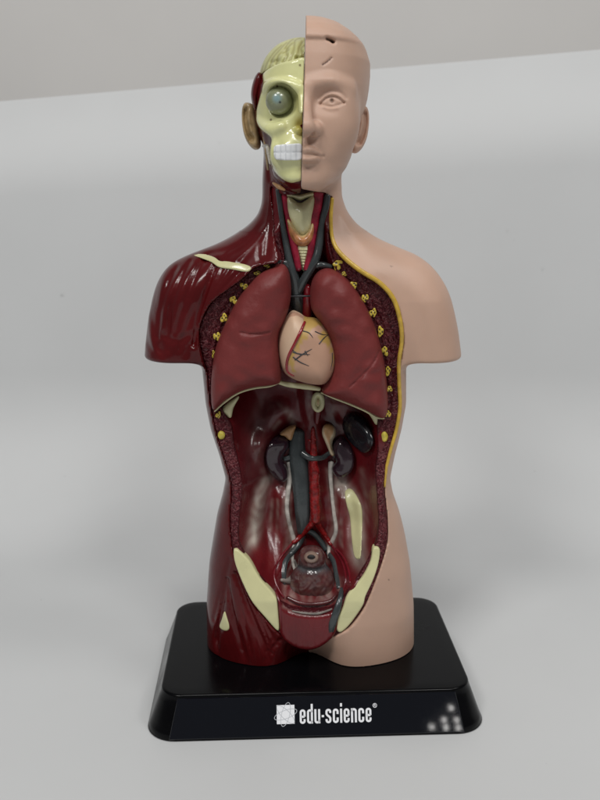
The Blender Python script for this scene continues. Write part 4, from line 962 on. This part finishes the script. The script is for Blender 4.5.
# ------------------------------------------------------------------ setting: white sweep and wall
def sweep():
    xs_ = np.linspace(-900, 900, 61); prof = [(-700, 0), (-300, 0), (60, 0), (130, 0)]
    for k in range(1, 25):
        t = math.radians(86*k/24); prof.append((130+110*math.sin(t), 110*(1-math.cos(t))))
    y0, z0 = prof[-1]
    V = []
    for x in xs_:
        top = 310+x*.082
        pr = prof+[(y0+.07*(top-z0)*f_, z0+(top-z0)*f_) for f_ in (.33, .66, 1.)]
        for (y, z) in pr: V.append((x, y, z))
    m_ = len(prof)+3
    Q = [(i*m_+k, (i+1)*m_+k, (i+1)*m_+k+1, i*m_+k+1) for i in range(len(xs_)-1) for k in range(m_-1)]
    return V, Q
V, Q = sweep()
def stained(m):
    N, L = m.node_tree.nodes, m.node_tree.links; b = N['Principled BSDF']; src = b.inputs['Base Color'].links[0].from_socket
    tc = N.new('ShaderNodeTexCoord'); n = N.new('ShaderNodeTexNoise'); n.inputs['Scale'].default_value = 55; n.inputs['Detail'].default_value = 5; n.inputs['Roughness'].default_value = .65
    L.new(tc.outputs['Object'], n.inputs['Vector']); r = N.new('ShaderNodeMapRange'); r.inputs[1].default_value = .71; r.inputs[2].default_value = .78; r.inputs[3].default_value = 1; r.inputs[4].default_value = .72
    L.new(n.outputs[0], r.inputs[0]); mx = N.new('ShaderNodeMix'); mx.data_type = 'RGBA'; mx.blend_type = 'MULTIPLY'; mx.inputs[0].default_value = 1
    L.new(src, mx.inputs[6]); L.new(r.outputs[0], mx.inputs[7]); L.new(mx.outputs[2], b.inputs['Base Color'])
M['paper'] = mat('white_paper', (.57, .58, .585), .6, 0, .02, 9, .04, 300)
stained(M['paper'])
bk = mesh_from('backdrop', V, Q, M['paper'], None); tag(bk, 'white curved backdrop sheet under and behind the model', None, None, 'structure')
sol = bk.modifiers.new('thick', 'SOLIDIFY'); sol.thickness = .002; sol.offset = -1
M['wall'] = mat('wall_paint', (.72, .705, .685), .8, 0, .03, 5, .03, 200, paint=None)
wv = [(-2500, 760, -50), (2500, 760, -50), (2500, 760, 2000), (-2500, 760, 2000), (-2500, 790, -50), (2500, 790, -50), (2500, 790, 2000), (-2500, 790, 2000)]
wl_ = mesh_from('wall', wv, [(0, 1, 2, 3), (7, 6, 5, 4), (0, 4, 5, 1), (3, 2, 6, 7)], M['wall'], None, smooth=False)
tag(wl_, 'plain warm grey wall behind the white backdrop', None, None, 'structure')

# ------------------------------------------------------------------ camera, lamps, world
cam = bpy.data.cameras.new('camera'); co = bpy.data.objects.new('camera', cam); C.objects.link(co)
co.location = CAM*MM; co.rotation_euler = (math.radians(90)-TILT, 0, 0)
cam.sensor_fit = 'VERTICAL'; cam.sensor_height = 36; cam.lens = 36*FPX/800; cam.clip_start = .01; cam.clip_end = 50
cam.dof.use_dof = True; cam.dof.focus_distance = .36; cam.dof.aperture_fstop = 15
bpy.context.scene.camera = co
def area(name, loc, target, size, power, col=(1, 1, 1), sy=None):
    l = bpy.data.lights.new(name, 'AREA'); l.energy = power; l.size = size; l.color = col
    if sy: l.shape = 'RECTANGLE'; l.size_y = sy
    o = bpy.data.objects.new(name, l); C.objects.link(o); o.location = loc
    d = np.array(target)-np.array(loc)
    from mathutils import Vector
    o.rotation_euler = Vector(d).to_track_quat('-Z', 'Y').to_euler(); return o
for (x, y, z, p) in ((-.75, -1.05, 1.45, 9.2), (.55, -1.05, 1.45, 7.4), (-.15, -.7, 1.6, 6.2), (1.0, -.4, 1.6, 4.4)):
    area('ceiling_lamp', (x, y, z), (0, .05, .12), .42, p, (1, .985, .96), .26)
# the little cluster of lamps mirrored in the right end of the name panel
from mathutils import Matrix
rz_ = np.array(Matrix.Rotation(math.radians(2.5), 3, 'Z'))
pn = rz_ @ nrm; p0 = rz_ @ fp(50, 9, .5)+np.array([5.6, 0, 0])
for (a, b) in ((451, 708), (444, 720), (456.6, 720), (432, 727), (446, 727.5), (458.5, 728)):
    d = at(a, b, 0)-CAM; d /= np.linalg.norm(d); q_ = CAM+d*((p0-CAM)@pn)/(d@pn); r_ = d-2*(d@pn)*pn
    area('spot_lamp', (q_+r_*1500)*MM, q_*MM, .008, .004, (1, .98, .95))
w = bpy.data.worlds.new('World'); bpy.context.scene.world = w; w.use_nodes = True
w.node_tree.nodes['Background'].inputs[0].default_value = (.95, .97, 1, 1); w.node_tree.nodes['Background'].inputs[1].default_value = .13
sc = bpy.context.scene
sc.view_settings.view_transform = 'Standard'; sc.view_settings.look = 'None'; sc.view_settings.exposure = .07; sc.view_settings.gamma = 1
for o in bpy.data.objects:
    if 'org' in o: del o['org']
